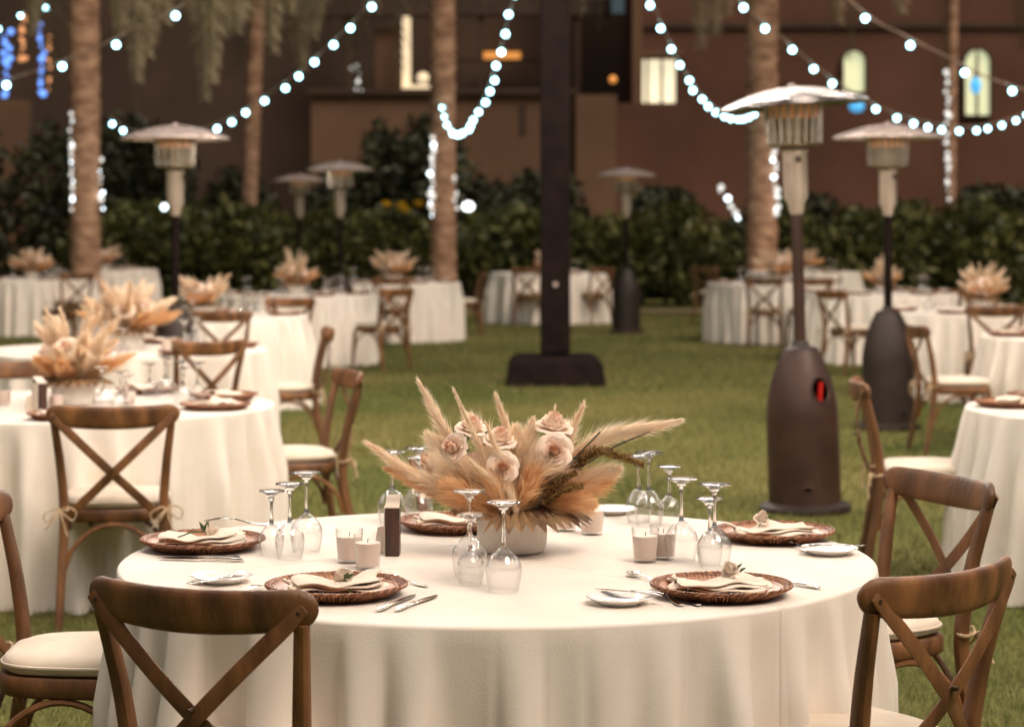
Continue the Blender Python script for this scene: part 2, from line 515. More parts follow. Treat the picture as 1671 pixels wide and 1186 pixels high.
def shrub(name, cat, label, x, y, w, h, dpt, n, size, material, seed, group=None, lumps=9, stems=5):
    rr = random.Random(seed)
    t = empty(name, (x, y, 0))
    cs, rs = [], []
    for i in range(lumps):
        px = (rr.random() - 0.5) * w * 0.8
        pz = h * (0.18 + 0.55 * rr.random())
        cs.append((px, (rr.random() - 0.5) * dpt * 0.6, pz))
        q = (0.55 + 0.5 * rr.random())
        rs.append((w / lumps * 1.9 * q + 0.2, dpt * 0.42 * q + 0.15, min(h - pz, h * 0.42) * (0.75 + 0.25 * rr.random()) + 0.05))
    v = quad_leaves(n, cs, rs, size, seed)
    f = link('foliage', leaf_mesh('foliage', v, material), t)
    for i in range(stems):
        m2 = MB()
        sx = (rr.random() - 0.5) * w * 0.7
        tube(m2, [(sx, 0, 0), (sx + rr.uniform(-.1, .1), 0, h * 0.35), (sx + rr.uniform(-.3, .3), rr.uniform(-.2, .2), h * 0.7)], [0.05, 0.035, 0.012], n=6)
        m2.build('stem', M['bark'], t)
    tag(t, label, cat, group)
    return t

# clipped hedge in front, section by section between the palms
hx = [(-13.0, 7.2, 2.0, 'clipped green hedge left of the big lit palm trunk'),
      (-5.0, 6.6, 1.95, 'low dark green hedge behind the two small distant heaters'),
      (1.2, 5.6, 1.9, 'leafy hedge running behind the black post'),
      (7.0, 6.0, 2.0, 'hedge behind the heaters on the right of the lawn'),
      (13.2, 6.6, 2.15, 'hedge at the right end of the garden below the arched windows')]
for i, (x, w, h, lb) in enumerate(hx):
    shrub('hedge', 'hedge', lb, x, 41.2, w, h, 1.5, 9000, 0.12, M['hedge'], 100 + i, 'hedges along the back of the lawn', lumps=16, stems=9)
# tall dark shrubs behind
dk = [(-12.8, 46, 5.2, 4.1, 'tall dark shrub mass left of the lit palm trunk'),
      (-8.4, 46.5, 5.0, 3.9, 'tall dark shrub behind the left patio heater'),
      (-4.6, 46, 4.2, 2.9, 'tall dark shrub beside the slim leaning palm'),
      (-1.9, 46.5, 2.6, 3.7, 'dark bush filling the gap left of the middle palm'),
      (0.4, 45.2, 2.6, 2.5, 'low dark bush under the tan wall left of the post'),
      (3.4, 45.2, 2.4, 2.2, 'low dark bush under the wall right of the post'),
      (6.0, 45.6, 2.8, 2.3, 'low dark bush beside the right palm trunk'),
      (10.5, 45.6, 4.4, 2.35, 'low dark bush below the green lit window')]
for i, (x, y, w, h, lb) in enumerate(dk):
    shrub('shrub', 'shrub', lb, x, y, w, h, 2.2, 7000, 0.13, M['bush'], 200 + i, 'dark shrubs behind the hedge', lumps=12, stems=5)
# yellow flowering plant
t = shrub('flowering_shrub', 'shrub', 'shrub with yellow blossoms just left of the middle palm', px2w(655, 40), 40.0, 1.2, 1.9, 0.7, 900, 0.10, M['hedge'], 301, lumps=4, stems=3)
for i, (ppx, py) in enumerate([(630, 334), (655, 335), (660, 340), (684, 332)]):
    m2 = MB()
    rr = random.Random(i)
    for k in range(9):
        c = (px2w(ppx, 39.1) - t.location.x + rr.uniform(-.05, .05), -0.9 + rr.uniform(-.05, .05), 1.57 + (360 - py) * 39.1 / FPX + rr.uniform(-.05, .05))
        lathe(m2, [(0, -0.02), (0.055, 0.0), (0.06, 0.02), (0, 0.012)], n=6, c=c)
    m2.build('blossom', M['yellow'], t)

# ------------------------------------------------------------------ palms
def frond_mesh(seed, L=2.6, droop=1.6, hang=False):
    r = random.Random(seed)
    m_ = MB()
    if hang: P = spline([(0, 0, 0), (0.28, 0, -0.1), (0.5, 0, -0.8), (0.5 + r.uniform(-.1, .1), 0.05, -L)], 14)
    else: P = spline([(0, 0, 0), (L * .35, 0, L * .25), (L * .75, 0, L * .18 - droop * .3), (L, 0, -droop)], 14)
    tube(m_, P, [0.03 - 0.025 * i / 14 for i in range(15)], n=4)
    for i in range(1, 15):
        for sgn in (-1, 1):
            for q in range(3):
                p = P[i] + (P[i - 1] - P[i]) * (q / 3.0)
                ll = (0.50 if not hang else 0.60) * math.sin(math.pi * (0.12 + 0.80 * i / 15)) * r.uniform(.8, 1.1)
                dx = (P[i] - P[i - 1]).normalized()
                e = p + dx * ll * 0.65 + Vector((0, sgn * ll * (0.75 if not hang else 0.35), -ll * r.uniform(.25, .7)))
                mid = (p + e) / 2 + Vector((0, 0, 0.04))
                wv = dx * (0.026 if not hang else 0.05)
                m_.add([p - wv, p + wv, mid + wv, mid - wv, e], [(0, 1, 2, 3), (3, 2, 4)])
    return m_.mesh('frond', M['dry_frond'] if hang else M['frond'], smooth=False)
FR = [frond_mesh(i, 2.6 + .3 * i, 1.2 + .5 * i) for i in range(3)]
def drape_mesh(seed, out, drop):
    r = random.Random(seed)
    m_ = MB()
    P = spline([(0, 0, 0), (out * .5, 0, .32), (out * .9, 0, -.15), (out, .02, -drop * .5), (out + r.uniform(-.05, .08), .04, -drop)], 22)
    tube(m_, P, [0.028 - 0.022 * i / 22 for i in range(23)], n=4)
    for i in range(4, 23):
        for q in range(8):
            for sgn in (-1, 1):
                p = P[i] + (P[i - 1] - P[i]) * (q / 5.0)
                ll = .56 * math.sin(math.pi * (.14 + .80 * i / 23)) * r.uniform(.7, 1.15)
                ang = r.uniform(-.5, .5) + (0 if sgn > 0 else math.pi)
                e = p + Vector((math.cos(ang) * ll * .75, math.sin(ang) * ll * .60, -ll * .70))
                mid = (p + e) / 2 + Vector((math.cos(ang) * ll * .10, math.sin(ang) * ll * .1, .03))
                wv = Vector((-math.sin(ang) * .5, math.cos(ang) * .5, .6)) * .016
                m_.add([p - wv, p + wv, mid + wv, mid - wv, e], [(0, 1, 2, 3), (3, 2, 4)])
    return m_.mesh('frond', M['dry_frond'], smooth=False)
FH = [frond_mesh(10 + i, 2.9 + .6 * i, hang=True) for i in range(3)]

def trunk_mesh(h, r0, r1, lean, seed):
    rr = random.Random(seed)
    m_ = MB()
    n = 20
    rows = []
    steps = int(h / 0.085)
    prof = []
    for i in range(steps + 1):
        z = i * h / steps
        t_ = z / h
        r_ = r0 + (r1 - r0) * t_ + 0.10 * r0 * math.exp(-z / 0.35) * 3
        r_ *= 1 + (0.05 if i % 2 else -0.02) + rr.uniform(-.025, .025)
        prof.append((r_, z))
    vs, fs = [], []
    for i, (r_, z) in enumerate(prof):
        for j in range(n):
            a = 2 * math.pi * j / n + (0.15 if i % 2 else 0)
            q = r_ * (1 + 0.04 * math.sin(5 * a + i * 1.3) + rr.uniform(-.02, .02))
            vs.append((q * math.cos(a) + lean[0] * (z / h) ** 1.3, q * math.sin(a) + lean[1] * z / h, z))
    for i in range(len(prof) - 1):
        for j in range(n):
            a, b = i * n + j, i * n + (j + 1) % n
            fs.append((a, b, b + n, a + n))
    m_.add(vs, fs)
    return m_.mesh('trunk', M['trunk'], smooth=True, angle=0)

def palm(x, y, h, r0, r1, lean, label, seed, nf=16, hang=(), drape=()):
    t = empty('palm_tree', (x, y, 0))
    link('trunk', trunk_mesh(h, r0, r1, lean, seed), t)
    rr = random.Random(seed)
    top = (lean[0], lean[1], h)
    for i in range(nf):
        f = link('frond', FR[i % 3], t, top)
        f.rotation_euler = (0, rr.uniform(-.5, .35), 2 * math.pi * i / nf + rr.uniform(-.2, .2))
    for ang, tilt, zz in hang:
        f = link('frond', FH[rr.randrange(3)], t, (lean[0], lean[1], h + zz))
        f.rotation_euler = (0, tilt, ang)
    for k, (ang, out, drop, zz) in enumerate(drape):
        f = link('frond', drape_mesh(seed * 10 + k, out, drop), t, (lean[0], lean[1], h + zz)); f.rotation_euler = (0, 0, ang)
    tag(t, label, 'palm tree', 'palm trees behind the lawn')
    return t
palm(px2w(140, 36), 36, 7.2, 0.235, 0.25, (-0.05, 0), 'thick lit palm trunk at the left with fairy lights down both edges', 1,
     drape=[(0.0, .85, 3.25, -.1), (.12, 1.05, 2.75, -.2), (0.05, 1.95, 3.65, 0), (-.12, 2.15, 3.3, -.1), (.3, 2.7, 2.3, 0), (2.9, .8, 2.6, 0), (-.2, .62, 2.6, 0), (3.3, 1.5, 2.5, 0), (.15, 1.35, 2.4, 0), (-.1, 2.5, 2.6, 0), (.0, 3.0, 2.9, 0), (.2, 3.4, 2.2, 0), (.35, 1.7, 2.3, 0)])
palm(px2w(403, 43.2), 43.2, 7.0, 0.15, 0.16, (0.25, 0), 'slim leaning palm trunk between the left heater and the middle palm', 2,
     drape=[(0.1, .75, 2.3, -.2), (-.2, 1.1, 1.9, 0), (3.2, .6, 1.8, 0), (2.7, 1.1, 1.6, 0)])
palm(px2w(724, 38), 38, 7.6, 0.215, 0.205, (-0.03, 0), 'lit palm trunk left of the black post where a light string is tied', 3)
palm(px2w(1243, 36), 36, 7.6, 0.245, 0.25, (0.02, 0), 'stout lit palm trunk behind the nearest patio heater', 4, drape=((3.1, .75, 3.0, 0), (2.95, 1.0, 3.2, 0), (3.3, .55, 2.7, 0), (.1, 1.3, 2.8, 0), (-.1, 2.2, 2.7, 0)))
palm(px2w(1549, 44), 44, 7.4, 0.10, 0.11, (0.1, 0), 'very slim dark palm right of the second heater with icicle lights', 5, nf=10)
palm(px2w(1745, 36), 36, 7.4, 0.23, 0.24, (0.0, 0), 'palm just outside the right edge holding a light string', 8, nf=8)

# ------------------------------------------------------------------ building behind
YB = 56.0
def bx(px): return px2w(px, YB)
def bz(py): return CAMZ + (360 - py) * YB / FPX
def wallbox(parent, name, material, x0, x1, z0, z1, y0, y1, loc=None):
    m_ = MB()
    box(m_, ((x0 + x1) / 2, (y0 + y1) / 2, (z0 + z1) / 2), (x1 - x0, y1 - y0, z1 - z0))
    return m_.build(name, material, parent, smooth=False)
B = empty('building', (0, YB, 0))
tag(B, 'red-brown resort building with arched lit windows behind the garden', 'building')
# main red wall right of the recess, two storeys, with parapet
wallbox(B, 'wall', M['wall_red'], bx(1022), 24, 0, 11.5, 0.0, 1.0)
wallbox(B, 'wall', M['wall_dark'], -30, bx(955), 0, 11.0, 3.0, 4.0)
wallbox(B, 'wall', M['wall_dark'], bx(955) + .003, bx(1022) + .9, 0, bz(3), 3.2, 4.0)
# terrace wall in the middle
wallbox(B, 'terrace_wall', M['wall_tan'], bx(515), bx(935), 0, bz(158), -1.2, -0.6)
wallbox(B, 'pilaster', M['wall_tan'], bx(937), bx(1002), 0, bz(160), -1.5, -0.5)
wallbox(B, 'terrace_wall', M['wall_red'], bx(1004), bx(1120), 0, bz(172), -1.1, -0.1)
wallbox(B, 'coping', M['wall_dark'], bx(510), bx(938), bz(158), bz(158) + .12, -1.35, -0.45)
wallbox(B, 'terrace_wall', M['wall_tan'], bx(-180), bx(60), 0, bz(168), -1.2, -0.6)
wallbox(B, 'slot_window', M['wall_dark'], bx(848), bx(858), bz(222), bz(175), -1.23, -1.17)
# recess: posts, lit shelf, lamps
wallbox(B, 'pillar', M['wall_tan'], bx(1030), bx(1046), bz(172), 9, -0.6, -0.15)
wallbox(B, 'pillar', M['glow_cream'], bx(655), bx(668), bz(145), bz(25), 0.4, 0.8)  # light on the pillar put in as emission
wallbox(B, 'ledge', M['glow_cream'], bx(655), bx(700), bz(150), bz(138), 0.2, 0.39)  # ledge brightness is emission too, in place of light falling on it
wallbox(B, 'screen', M['wall_tan'], bx(608), bx(652), bz(140), bz(40), 1.2, 1.5)
wallbox(B, 'lit_cove', M['lamp_orange'], bx(785), bx(850), bz(86), bz(74), 2.2, 2.5)
wallbox(B, 'lit_cove', M['wall_tan'], bx(735), bx(880), bz(90), bz(87), 2.1, 2.5)
for k, (a, b) in enumerate([(560, 572), (780, 788), (940, 950)]):
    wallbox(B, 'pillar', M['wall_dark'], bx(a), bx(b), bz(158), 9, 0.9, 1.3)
wallbox(B, 'beam', M['frame'], bx(500), bx(1000), bz(20), bz(-8), 0.8, 1.4)

def arched_window(px0, px1, py0, py1, pane_mat, mull=1, arch=True):
    x0, x1, z0, z1 = bx(px0), bx(px1), bz(py1), bz(py0)
    w = x1 - x0
    fr = MB()
    if arch:
        zc = z1 - w / 2
        outl = [(x0, z0), (x0, zc)] + [((x0 + x1) / 2 - w / 2 * math.cos(a), zc + w / 2 * math.sin(a)) for a in np.linspace(0.2, math.pi - 0.2, 9)] + [(x1, zc), (x1, z0)]
    else:
        outl = [(x0, z0), (x0, z1), (x1, z1), (x1, z0)]
    pts = [(p[0], -0.06, p[1]) for p in outl]
    sweep(fr, pts + [pts[0]], 0.07, 0.16, up=(0, 1, 0), n=4, e=6)
    f = fr.build('window', M['frame'], B, smooth=False)
    for i in range(mull + 1):
        a = x0 + w * i / (mull + 1) + 0.03; b = x0 + w * (i + 1) / (mull + 1) - 0.03
        pm = MB()
        top = []
        for q in range(7):
            xx = a + (b - a) * q / 6
            if arch: zz = z1 - w / 2 + math.sqrt(max(0, (w / 2) ** 2 - (xx - (x0 + x1) / 2) ** 2)) - 0.03
            else: zz = z1 - 0.03 + (0.35 * math.sin(math.pi * q / 6) if False else 0)
            top.append((xx, zz))
        vs = [(a, -0.03, z0 + .03), (b, -0.03, z0 + .03)] + [(xx, -0.03, zz) for xx, zz in reversed(top)]
        n = len(vs)
        vs2 = [(v[0], -0.012, v[2]) for v in vs]
        pm.add(vs + vs2, [tuple(range(n)), tuple(reversed(range(n, 2 * n)))] + [(i_, (i_ + 1) % n + 0, (i_ + 1) % n + n, i_ + n) for i_ in range(n)])
        pm.build('pane', pane_mat, f, smooth=False)
        if i < mull:
            mm = MB(); box(mm, (b + 0.03, -0.05, (z0 + z1) / 2 - .1), (0.06, 0.08, z1 - z0 - .2)); mm.build('mullion', M['frame'], f, smooth=False)
arched_window(1032, 1104, 96, 172, M['win_cream'], mull=2, arch=False)
arched_window(1374, 1412, 82, 152, M['win_green'], mull=0)
arched_window(1572, 1616, 80, 190, M['win_green'], mull=1)
wallbox(B, 'lintel', M['wall_tan'], bx(1046), bx(1114), bz(94), bz(82), -0.35, -0.02)
for zc in (6.4, 8.6, 10.2):
    wallbox(B, 'string_course', M['wall_dark'], bx(1022) + .2, 24, zc, zc + .12, -0.08, 0.0)

def lamp(name, label, m_, px, py, y, r, cat='lamp', sz=1.0):
    q = MB()
    lathe(q, [(0, -r * sz), (r * .7, -r * .7 * sz), (r, 0), (r * .7, r * .7 * sz), (0, r * sz)], n=10)
    t = empty(name, (px2w(px, y), y, CAMZ + (360 - py) * y / FPX))
    q.build('lamp_globe', m_, t)
    q = MB()
    lathe(q, [(0, r * sz), (r * .5, r * .98 * sz), (r * .4, r * 1.25 * sz), (0, r * 1.3 * sz)], n=8)
    q.build('lamp_cap', M['frame'], t)
    tag(t, label, cat)
    return t
lamp('wall_lamp', 'small orange lamp glowing in the recess right of the post', M['lamp_orange'], 1000, 130, 55, 0.10)
lamp('wall_lamp', 'cream wall lamp left of the recess beside the middle palm', M['glow_cream'], 690, 128, 55, 0.16)
lamp('wall_lamp', 'blue lamp low under the single arched window', M['lamp_blue'], 1398, 174, 54, 0.20, sz=.75)
lamp('wall_lamp', 'blue lamp in front of the double arched window', M['lamp_blue'], 1592, 140, 54, 0.14, sz=1.6)
lamp('garden_light', 'bright white garden floodlight right of the middle palm', M['lamp_white'], 764, 337, 40.2, 0.11, 'garden light', .8)
lamp('garden_light', 'small round white garden light on the hedge left of the left heater', M['fairy'], 268, 338, 40.2, 0.06, 'garden light')

# fairy lights
SM = MB(); lathe(SM, [(0, -1), (.75, -.66), (1, 0), (.75, .66), (0, 1)], n=6)
SPH = {}
def sphere_mesh(key, material):
    if key not in SPH:
        SPH[key] = SM.mesh('bulb', material, smooth=True, angle=0)
    return SPH[key]
def fairy(label, pts, key, r, seed, group='fairy light strings', cat='fairy lights', jit=0.04):
    """pts = (px, py) down the string at distance y"""
    rr = random.Random(seed)
    P = [Vector(p) for p in pts]
    t = empty('fairy_light_string', P[0])
    w = MB(); tube(w, [p - P[0] for p in P], 0.006, n=5); w.build('wire', M['stem'], t)
    return t, P
def fairy_line(label, px0, py0, px1, py1, y, n, key, r, seed, jit=3.0, group='fairy light strings', cat='fairy lights'):
    rr = random.Random(seed)
    P = []
    for i in range(n):
        q = min(1, max(0, (i + rr.uniform(-.45, .45)) / max(1, n - 1)))
        px = px0 + (px1 - px0) * q + rr.uniform(-jit, jit)
        py = py0 + (py1 - py0) * q
        yy = y + rr.uniform(-.05, .05)
        P.append(Vector((px2w(px, yy), yy, CAMZ + (360 - py) * yy / FPX)))
    t = empty('fairy_light_string', P[0])
    w = MB(); tube(w, [p - P[0] for p in P], 0.006, n=5); w.build('wire', M['stem'], t)
    for i, p in enumerate(P):
        k = key[i % len(key)] if isinstance(key, (list, tuple)) else key
        s = r * rr.uniform(.35, 1.05)
        o_ = link('bulb', sphere_mesh(k, M[k]), t, p - P[0]); o_.scale = (s, s, s)
    tag(t, label, cat, group)
fd, fw = 'fairy_dim', 'fairy'
fairy_line('white fairy lights down the left edge of the thick left palm', 117, 180, 118, 342, 35.85, 22, [fd, fd, fd, fw], 0.045, 1)
fairy_line('white fairy lights down the right edge of the thick left palm', 163, 256, 166, 342, 35.85, 9, [fd, fd, fw], 0.045, 2)
fairy_line('bright fairy lights down the left edge of the middle palm', 706, 225, 703, 352, 37.85, 18, [fd, fd, fw], 0.05, 3)
fairy_line('dim fairy lights down the right edge of the middle palm', 744, 290, 744, 340, 37.85, 6, [fd], 0.035, 4)
fairy_line('white fairy lights down the right edge of the stout right palm', 1262, 215, 1268, 352, 35.8, 16, [fd, fd, fw], 0.05, 5)
fairy_line('loose white fairy lights climbing the hedge left of the stout palm', 1173, 303, 1206, 356, 39.9, 6, [fd, fd, fw], 0.06, 6)
fairy_line('icicle lights hanging on the very slim dark palm', 1546, 118, 1547, 325, 43.6, 20, [fd], 0.055, 7)
fairy_line('blue icicle lights at the left edge of the picture', 12, 52, 10, 155, 45, 15, ['fairy_blue'], 0.07, 8, jit=6)
fairy_line('blue icicle lights left of the thick palm trunk', 68, 40, 70, 156, 45, 16, ['fairy_blue'], 0.07, 9, jit=4)
fairy_line('amber icicle lights between the two blue light strings', 38, 28, 38, 100, 45.4, 10, ['fairy_amber'], 0.07, 10, jit=4)
fairy_line('amber icicle lights close beside the right blue string', 80, 60, 80, 150, 45.4, 9, ['fairy_amber'], 0.05, 11, jit=2)
fairy_line('silvery icicle lights left of the terrace wall', 580, 108, 588, 150, 50, 7, [fd], 0.05, 12, jit=7)

# ------------------------------------------------------------------ black post
POST = (0.416, 21.45)
t = empty('lamp_post', (POST[0], POST[1], 0))
tag(t, 'thick black square post on a sloped black base in the middle of the lawn', 'post')
m_ = MB()
def frustum(m2, x0, y0, x1, y1, z0, z1):
    vs = [(sx * x0, sy * y0, z0) for sx, sy in ((-1, -1), (1, -1), (1, 1), (-1, 1))] + [(sx * x1, sy * y1, z1) for sx, sy in ((-1, -1), (1, -1), (1, 1), (-1, 1))]
    m2.add(vs, [(3, 2, 1, 0), (4, 5, 6, 7)] + [(i, (i + 1) % 4, (i + 1) % 4 + 4, i + 4) for i in range(4)])
frustum(m_, .478, .478, .442, .442, 0, .225); frustum(m_, .442, .442, .36, .36, .225, .275)
o = m_.build('base', M['black_metal'], t, smooth=False)
bv = o.modifiers.new('bevel', 'BEVEL'); bv.width = 0.02; bv.segments = 2
m_ = MB(); box(m_, (0, 0, 3.35), (0.285, 0.285, 6.1)); o = m_.build('shaft', M['black_metal'], t, smooth=False)
bv = o.modifiers.new('bevel', 'BEVEL'); bv.width = 0.012; bv.segments = 2
m_ = MB(); tube(m_, [(0, -.142, .96), (0, -.158, .96)], [.025, .025], n=10); m_.build('bolt_cap', M['hood'], t)
m_ = MB(); tube(m_, [(0.01, -.142, 1.55), (0.01, -.155, 1.55)], [.02, .02], n=10); m_.build('bolt_cap', M['black_metal'], t)
m_ = MB(); lathe(m_, [(0.2, 6.3), (0.22, 6.34), (0.22, 6.42), (0.05, 6.5), (0, 6.5)], n=20); m_.build('cap', M['black_metal'], t)

# ------------------------------------------------------------------ string lights
BR = 0.036
BULB = MB(); lathe(BULB, [(0, -1), (.55, -.83), (.95, -.32), (.95, .3), (.55, .83), (0, 1)], n=8)
ADDED_BULB_ME = BULB.mesh('bulb', M['bulb'], smooth=True, angle=0)
BULB_COOL = BULB.mesh('bulb', M['bulb_cool'], smooth=True, angle=0)
CAPM = MB(); lathe(CAPM, [(0, .075), (.013, .075), (.015, .03), (0, .03)], n=6)
CAP_ME = CAPM.mesh('socket', M['bolt'])
def string_light(ctrl, label, spacing=0.8, start=0.9, seed=0, me=None):
    rr = random.Random(seed)
    P = spline(ctrl, 80)
    org = P[0]
    t = empty('string_lights', org)
    w = MB(); tube(w, [p - org for p in P], 0.011, n=5)
    w.build('cable', M['wire'], t)
    acc, nxt = 0.0, start
    for a, b in zip(P, P[1:]):
        l = (b - a).length
        while nxt <= acc + l:
            p = a + (b - a) * ((nxt - acc) / l)
            off = Vector((rr.uniform(-.03, .03), rr.uniform(-.03, .03), -.065))
            bb = link('bulb', me or BULB_COOL, t, p - org + off); bb.scale = (BR, BR, BR)
            link('socket', CAP_ME, bb); 
            c = bb.children[0]; c.scale = (1 / BR, 1 / BR, 1 / BR)
            nxt += spacing * rr.uniform(.85, 1.15)
        acc += l
    tag(t, label, 'string lights', 'festoon light strings from the post')
PT = Vector((POST[0], POST[1] - .3, 6.25))
def ctrl(end, tz):
    e = Vector(end)
    out = [PT]
    for tt, z in tz:
        p = PT.lerp(e, tt); p.z = z; out.append(p)
    return out
Y0 = 21.0
string_light(ctrl((-6.6, 35.75, 0), [(.14, 5.0), (.29, 4.05), (.4, 3.54), (.5, 3.2), (.6, 2.95), (.7, 2.83), (.8, 2.84), (.9, 2.98), (.97, 3.22)]), 'long string of round bulbs sagging left behind the left heater', .66, .6, 1)
string_light(ctrl((-1.2, 37.75, 0), [(.12, 4.9), (.25, 4.07), (.4, 3.43), (.55, 3.06), (.68, 2.93), (.8, 2.96), (.9, 3.17), (1, 3.6)]), 'string of bulbs dipping in a tight loop to the middle palm', .66, .5, 2)
string_light(ctrl((3.9, 35.7, 0), [(.15, 5.1), (.35, 4.17), (.46, 3.7), (.54, 3.44), (.65, 3.22), (.77, 3.13), (.91, 3.2), (1, 3.36)]), 'string of bulbs ending at the stout palm behind the nearest heater', .66, .4, 3)
string_light(ctrl((8.97, 36, 0), [(.12, 5.0), (.25, 4.02), (.3, 3.78), (.4, 3.34), (.5, 3.04), (.6, 2.91), (.7, 2.90), (.8, 3.04), (.9, 3.33), (1, 3.75)]), 'long string of bulbs sagging right above the second heater', .70, .7, 4)
string_light(ctrl((8.66, 27, 0), [(.2, 5.0), (.39, 3.82), (.46, 3.55), (.54, 3.3), (.6, 3.12), (.75, 2.9), (.88, 3.0), (1, 3.4)]), 'short run of widely spaced bulbs in the top right corner', .82, .45, 5)
string_light(ctrl((-8.66, 27, 0), [(.2, 5.0), (.435, 3.85), (.49, 3.66), (.54, 3.48), (.59, 3.34), (.65, 3.2), (.75, 3.05), (.88, 3.1), (1, 3.4)]), 'widely spaced bulbs rising across the top left corner', .82, .35, 6)
string_light([(-7.2, 37.5, 5.2), (-8.6, 40, 5.4), (-10.4, 43, 5.1), (-12, 46, 5.6)], 'far string with a few bulbs at the top left edge', 1.5, .5, 7)
for k, (ex, ey, w_) in enumerate([(-8.5, 9.0, 'far left tables'), (-5.0, 4.0, 'second left table'), (-2.6, 3.5, 'left half of the front table'), (-0.6, 3.3, 'middle of the front table'),  # unseen strings, added to light the near tables from above
                              (1.2, 3.3, 'flower bowl of the front table'), (3.0, 3.5, 'right half of the front table'), (5.4, 4.0, 'table cut by the right edge'), (9.0, 9.0, 'far right tables')]):
    string_light(ctrl((ex, ey, 0), [(.15, 5.3), (.3, 4.45), (.45, 3.8), (.6, 3.4), (.75, 3.22), (.88, 3.3), (1, 3.6)]),
                 'added unseen string of bulbs from the post above the ' + w_, .5, .5 + .1 * k, 20 + k, ADDED_BULB_ME)

# ------------------------------------------------------------------ patio heaters
def heater_body_mesh():
    n, prof = 96, []
    for z in np.linspace(0.05, 0.50, 26): prof.append((0.195, z))
    for q in np.linspace(0, 1, 26)[1:]:
        z = 0.50 + 0.37 * q
        prof.append((0.195 - 0.098 * q ** 1.9, z))
    vs, fs = [], []
    for r_, z in prof:
        for j in range(n):
            a = 2 * math.pi * j / n
            vs.append((r_ * math.cos(a), r_ * math.sin(a), z))
    holes = [(R(-62), 0.665, 0.052, 0.062), (R(-92), 0.135, 0.022, 0.014)]
    for i in range(len(prof) - 1):
        for j in range(n):
            zc = (prof[i][1] + prof[i + 1][1]) / 2
            rc = prof[i][0]
            a = 2 * math.pi * (j + .5) / n
            cut = False
            for ha, hz, hw, hh in holes:
                da = (a - ha + math.pi) % (2 * math.pi) - math.pi
                if (da * rc / hw) ** 2 + ((zc - hz) / hh) ** 2 < 1: cut = True
            if cut: continue
            p, q = i * n + j, i * n + (j + 1) % n
            fs.append((p, q, q + n, p + n))
    m2 = MB(); m2.add(vs, fs)
    return m2, prof, holes
def heater_proto(body_mat):
    t = empty('patio_heater')
    m2 = MB(); lathe(m2, [(0, .0), (.245, .0), (.25, .012), (.245, .035), (.2, .055), (0, .06)], n=48); m2.build('base', M['heater_dark'], t)
    m2, prof, holes = heater_body_mesh()
    body = m2.build('gas_housing', body_mat, t, angle=35)
    def rad(z):
        for (r0, z0), (r1, z1) in zip(prof, prof[1:]):
            if z0 <= z <= z1: return r0 + (r1 - r0) * (z - z0) / (z1 - z0)
        return prof[-1][0]
    for ha, hz, hw, hh in holes:
        pts = []
        for k in range(33):
            q = 2 * math.pi * k / 32
            z = hz + (hh + .004) * math.sin(q); r_ = rad(z) + .001
            a = ha + (hw + .004) / rad(hz) * math.cos(q)
            pts.append((r_ * math.cos(a), r_ * math.sin(a), z))
        r2 = MB(); tube(r2, pts, .006, n=6, cap=False); r2.build('port_rim', body_mat, body)
    m2 = MB(); lathe(m2, [(0.098, .868), (.094, .880), (.05, .897), (.04, .92), (.0, .921)], n=32); m2.build('collar', M['heater_dark'], t)
    m2 = MB(); tube(m2, [(0, 0, .88), (0, 0, 1.62)], .032, n=20); m2.build('pole', M['heater_brown'] if body_mat is M['heater_brown'] else M['black_metal'], t)
    m2 = MB(); lathe(m2, [(.03, 1.60), (.04, 1.62), (.045, 1.66), (.066, 1.70), (.066, 1.93), (.075, 1.95), (.03, 1.955)], n=32); bu = m2.build('burner', M['burner'], t)
    m2 = MB(); lathe(m2, [(0, -.012), (.018, -.012), (.02, 0), (.0, .0)], n=12)
    kn = m2.build('control_knob', M['bolt'], bu); kn.rotation_euler = (R(90), 0, 0); kn.location = (0.01, -.068, 1.90)
    # emitter: perforated drum with ribs
    m2 = MB(); lathe(m2, [(.12, 1.965), (.128, 1.99), (.130, 2.0), (.140, 2.19), (.135, 2.195)], n=48); em = m2.build('emitter', M['mesh_drum'], t)
    for z, rr_ in ((1.985, .142), (2.035, .146), (2.195, .152)):
        m2 = MB(); tube(m2, [(rr_ * math.cos(a), rr_ * math.sin(a), z) for a in np.linspace(0, 2 * math.pi, 41)], .006, n=6, cap=False); m2.build('grille_ring', M['mesh_drum'], em)
    for k in range(20):
        a = 2 * math.pi * k / 20
        m2 = MB(); tube(m2, [(.142 * math.cos(a), .142 * math.sin(a), 1.985), (.152 * math.cos(a), .152 * math.sin(a), 2.195)], .0095, n=6); m2.build('grille_bar', M['bar_steel'], em)
    m2 = MB(); lathe(m2, [(.138, 2.12), (.1415, 2.14), (.1425, 2.19), (.138, 2.2)], n=48); m2.build('hot_band', M['hot'], em)
    for k in range(3):
        a = 2 * math.pi * k / 3 + .4
        m2 = MB(); tube(m2, [(.13 * math.cos(a), .13 * math.sin(a), 2.18), (.13 * math.cos(a), .13 * math.sin(a), 2.245)], .008, n=6); m2.build('hood_stay', M['burner'], t)
    # ribbed hood
    n, pr = 64, [(.0, 2.325), (.05, 2.322), (.12, 2.31), (.20, 2.288), (.28, 2.258), (.36, 2.222), (.405, 2.200), (.418, 2.192), (.416, 2.186), (.40, 2.192), (.3, 2.236), (.15, 2.29), (0, 2.31)]
    vs, fs, rows = [], [], []
    for r_, z in pr:
        row = []
        if r_ == 0: row = [len(vs)]; vs.append((0, 0, z))
        else:
            for j in range(n):
                a = 2 * math.pi * j / n
                rip = 0.010 * abs(math.sin(a * 6)) * (r_ / .4) if r_ < .41 else 0
                row.append(len(vs)); vs.append((r_ * math.cos(a), r_ * math.sin(a), z + rip))
        rows.append(row)
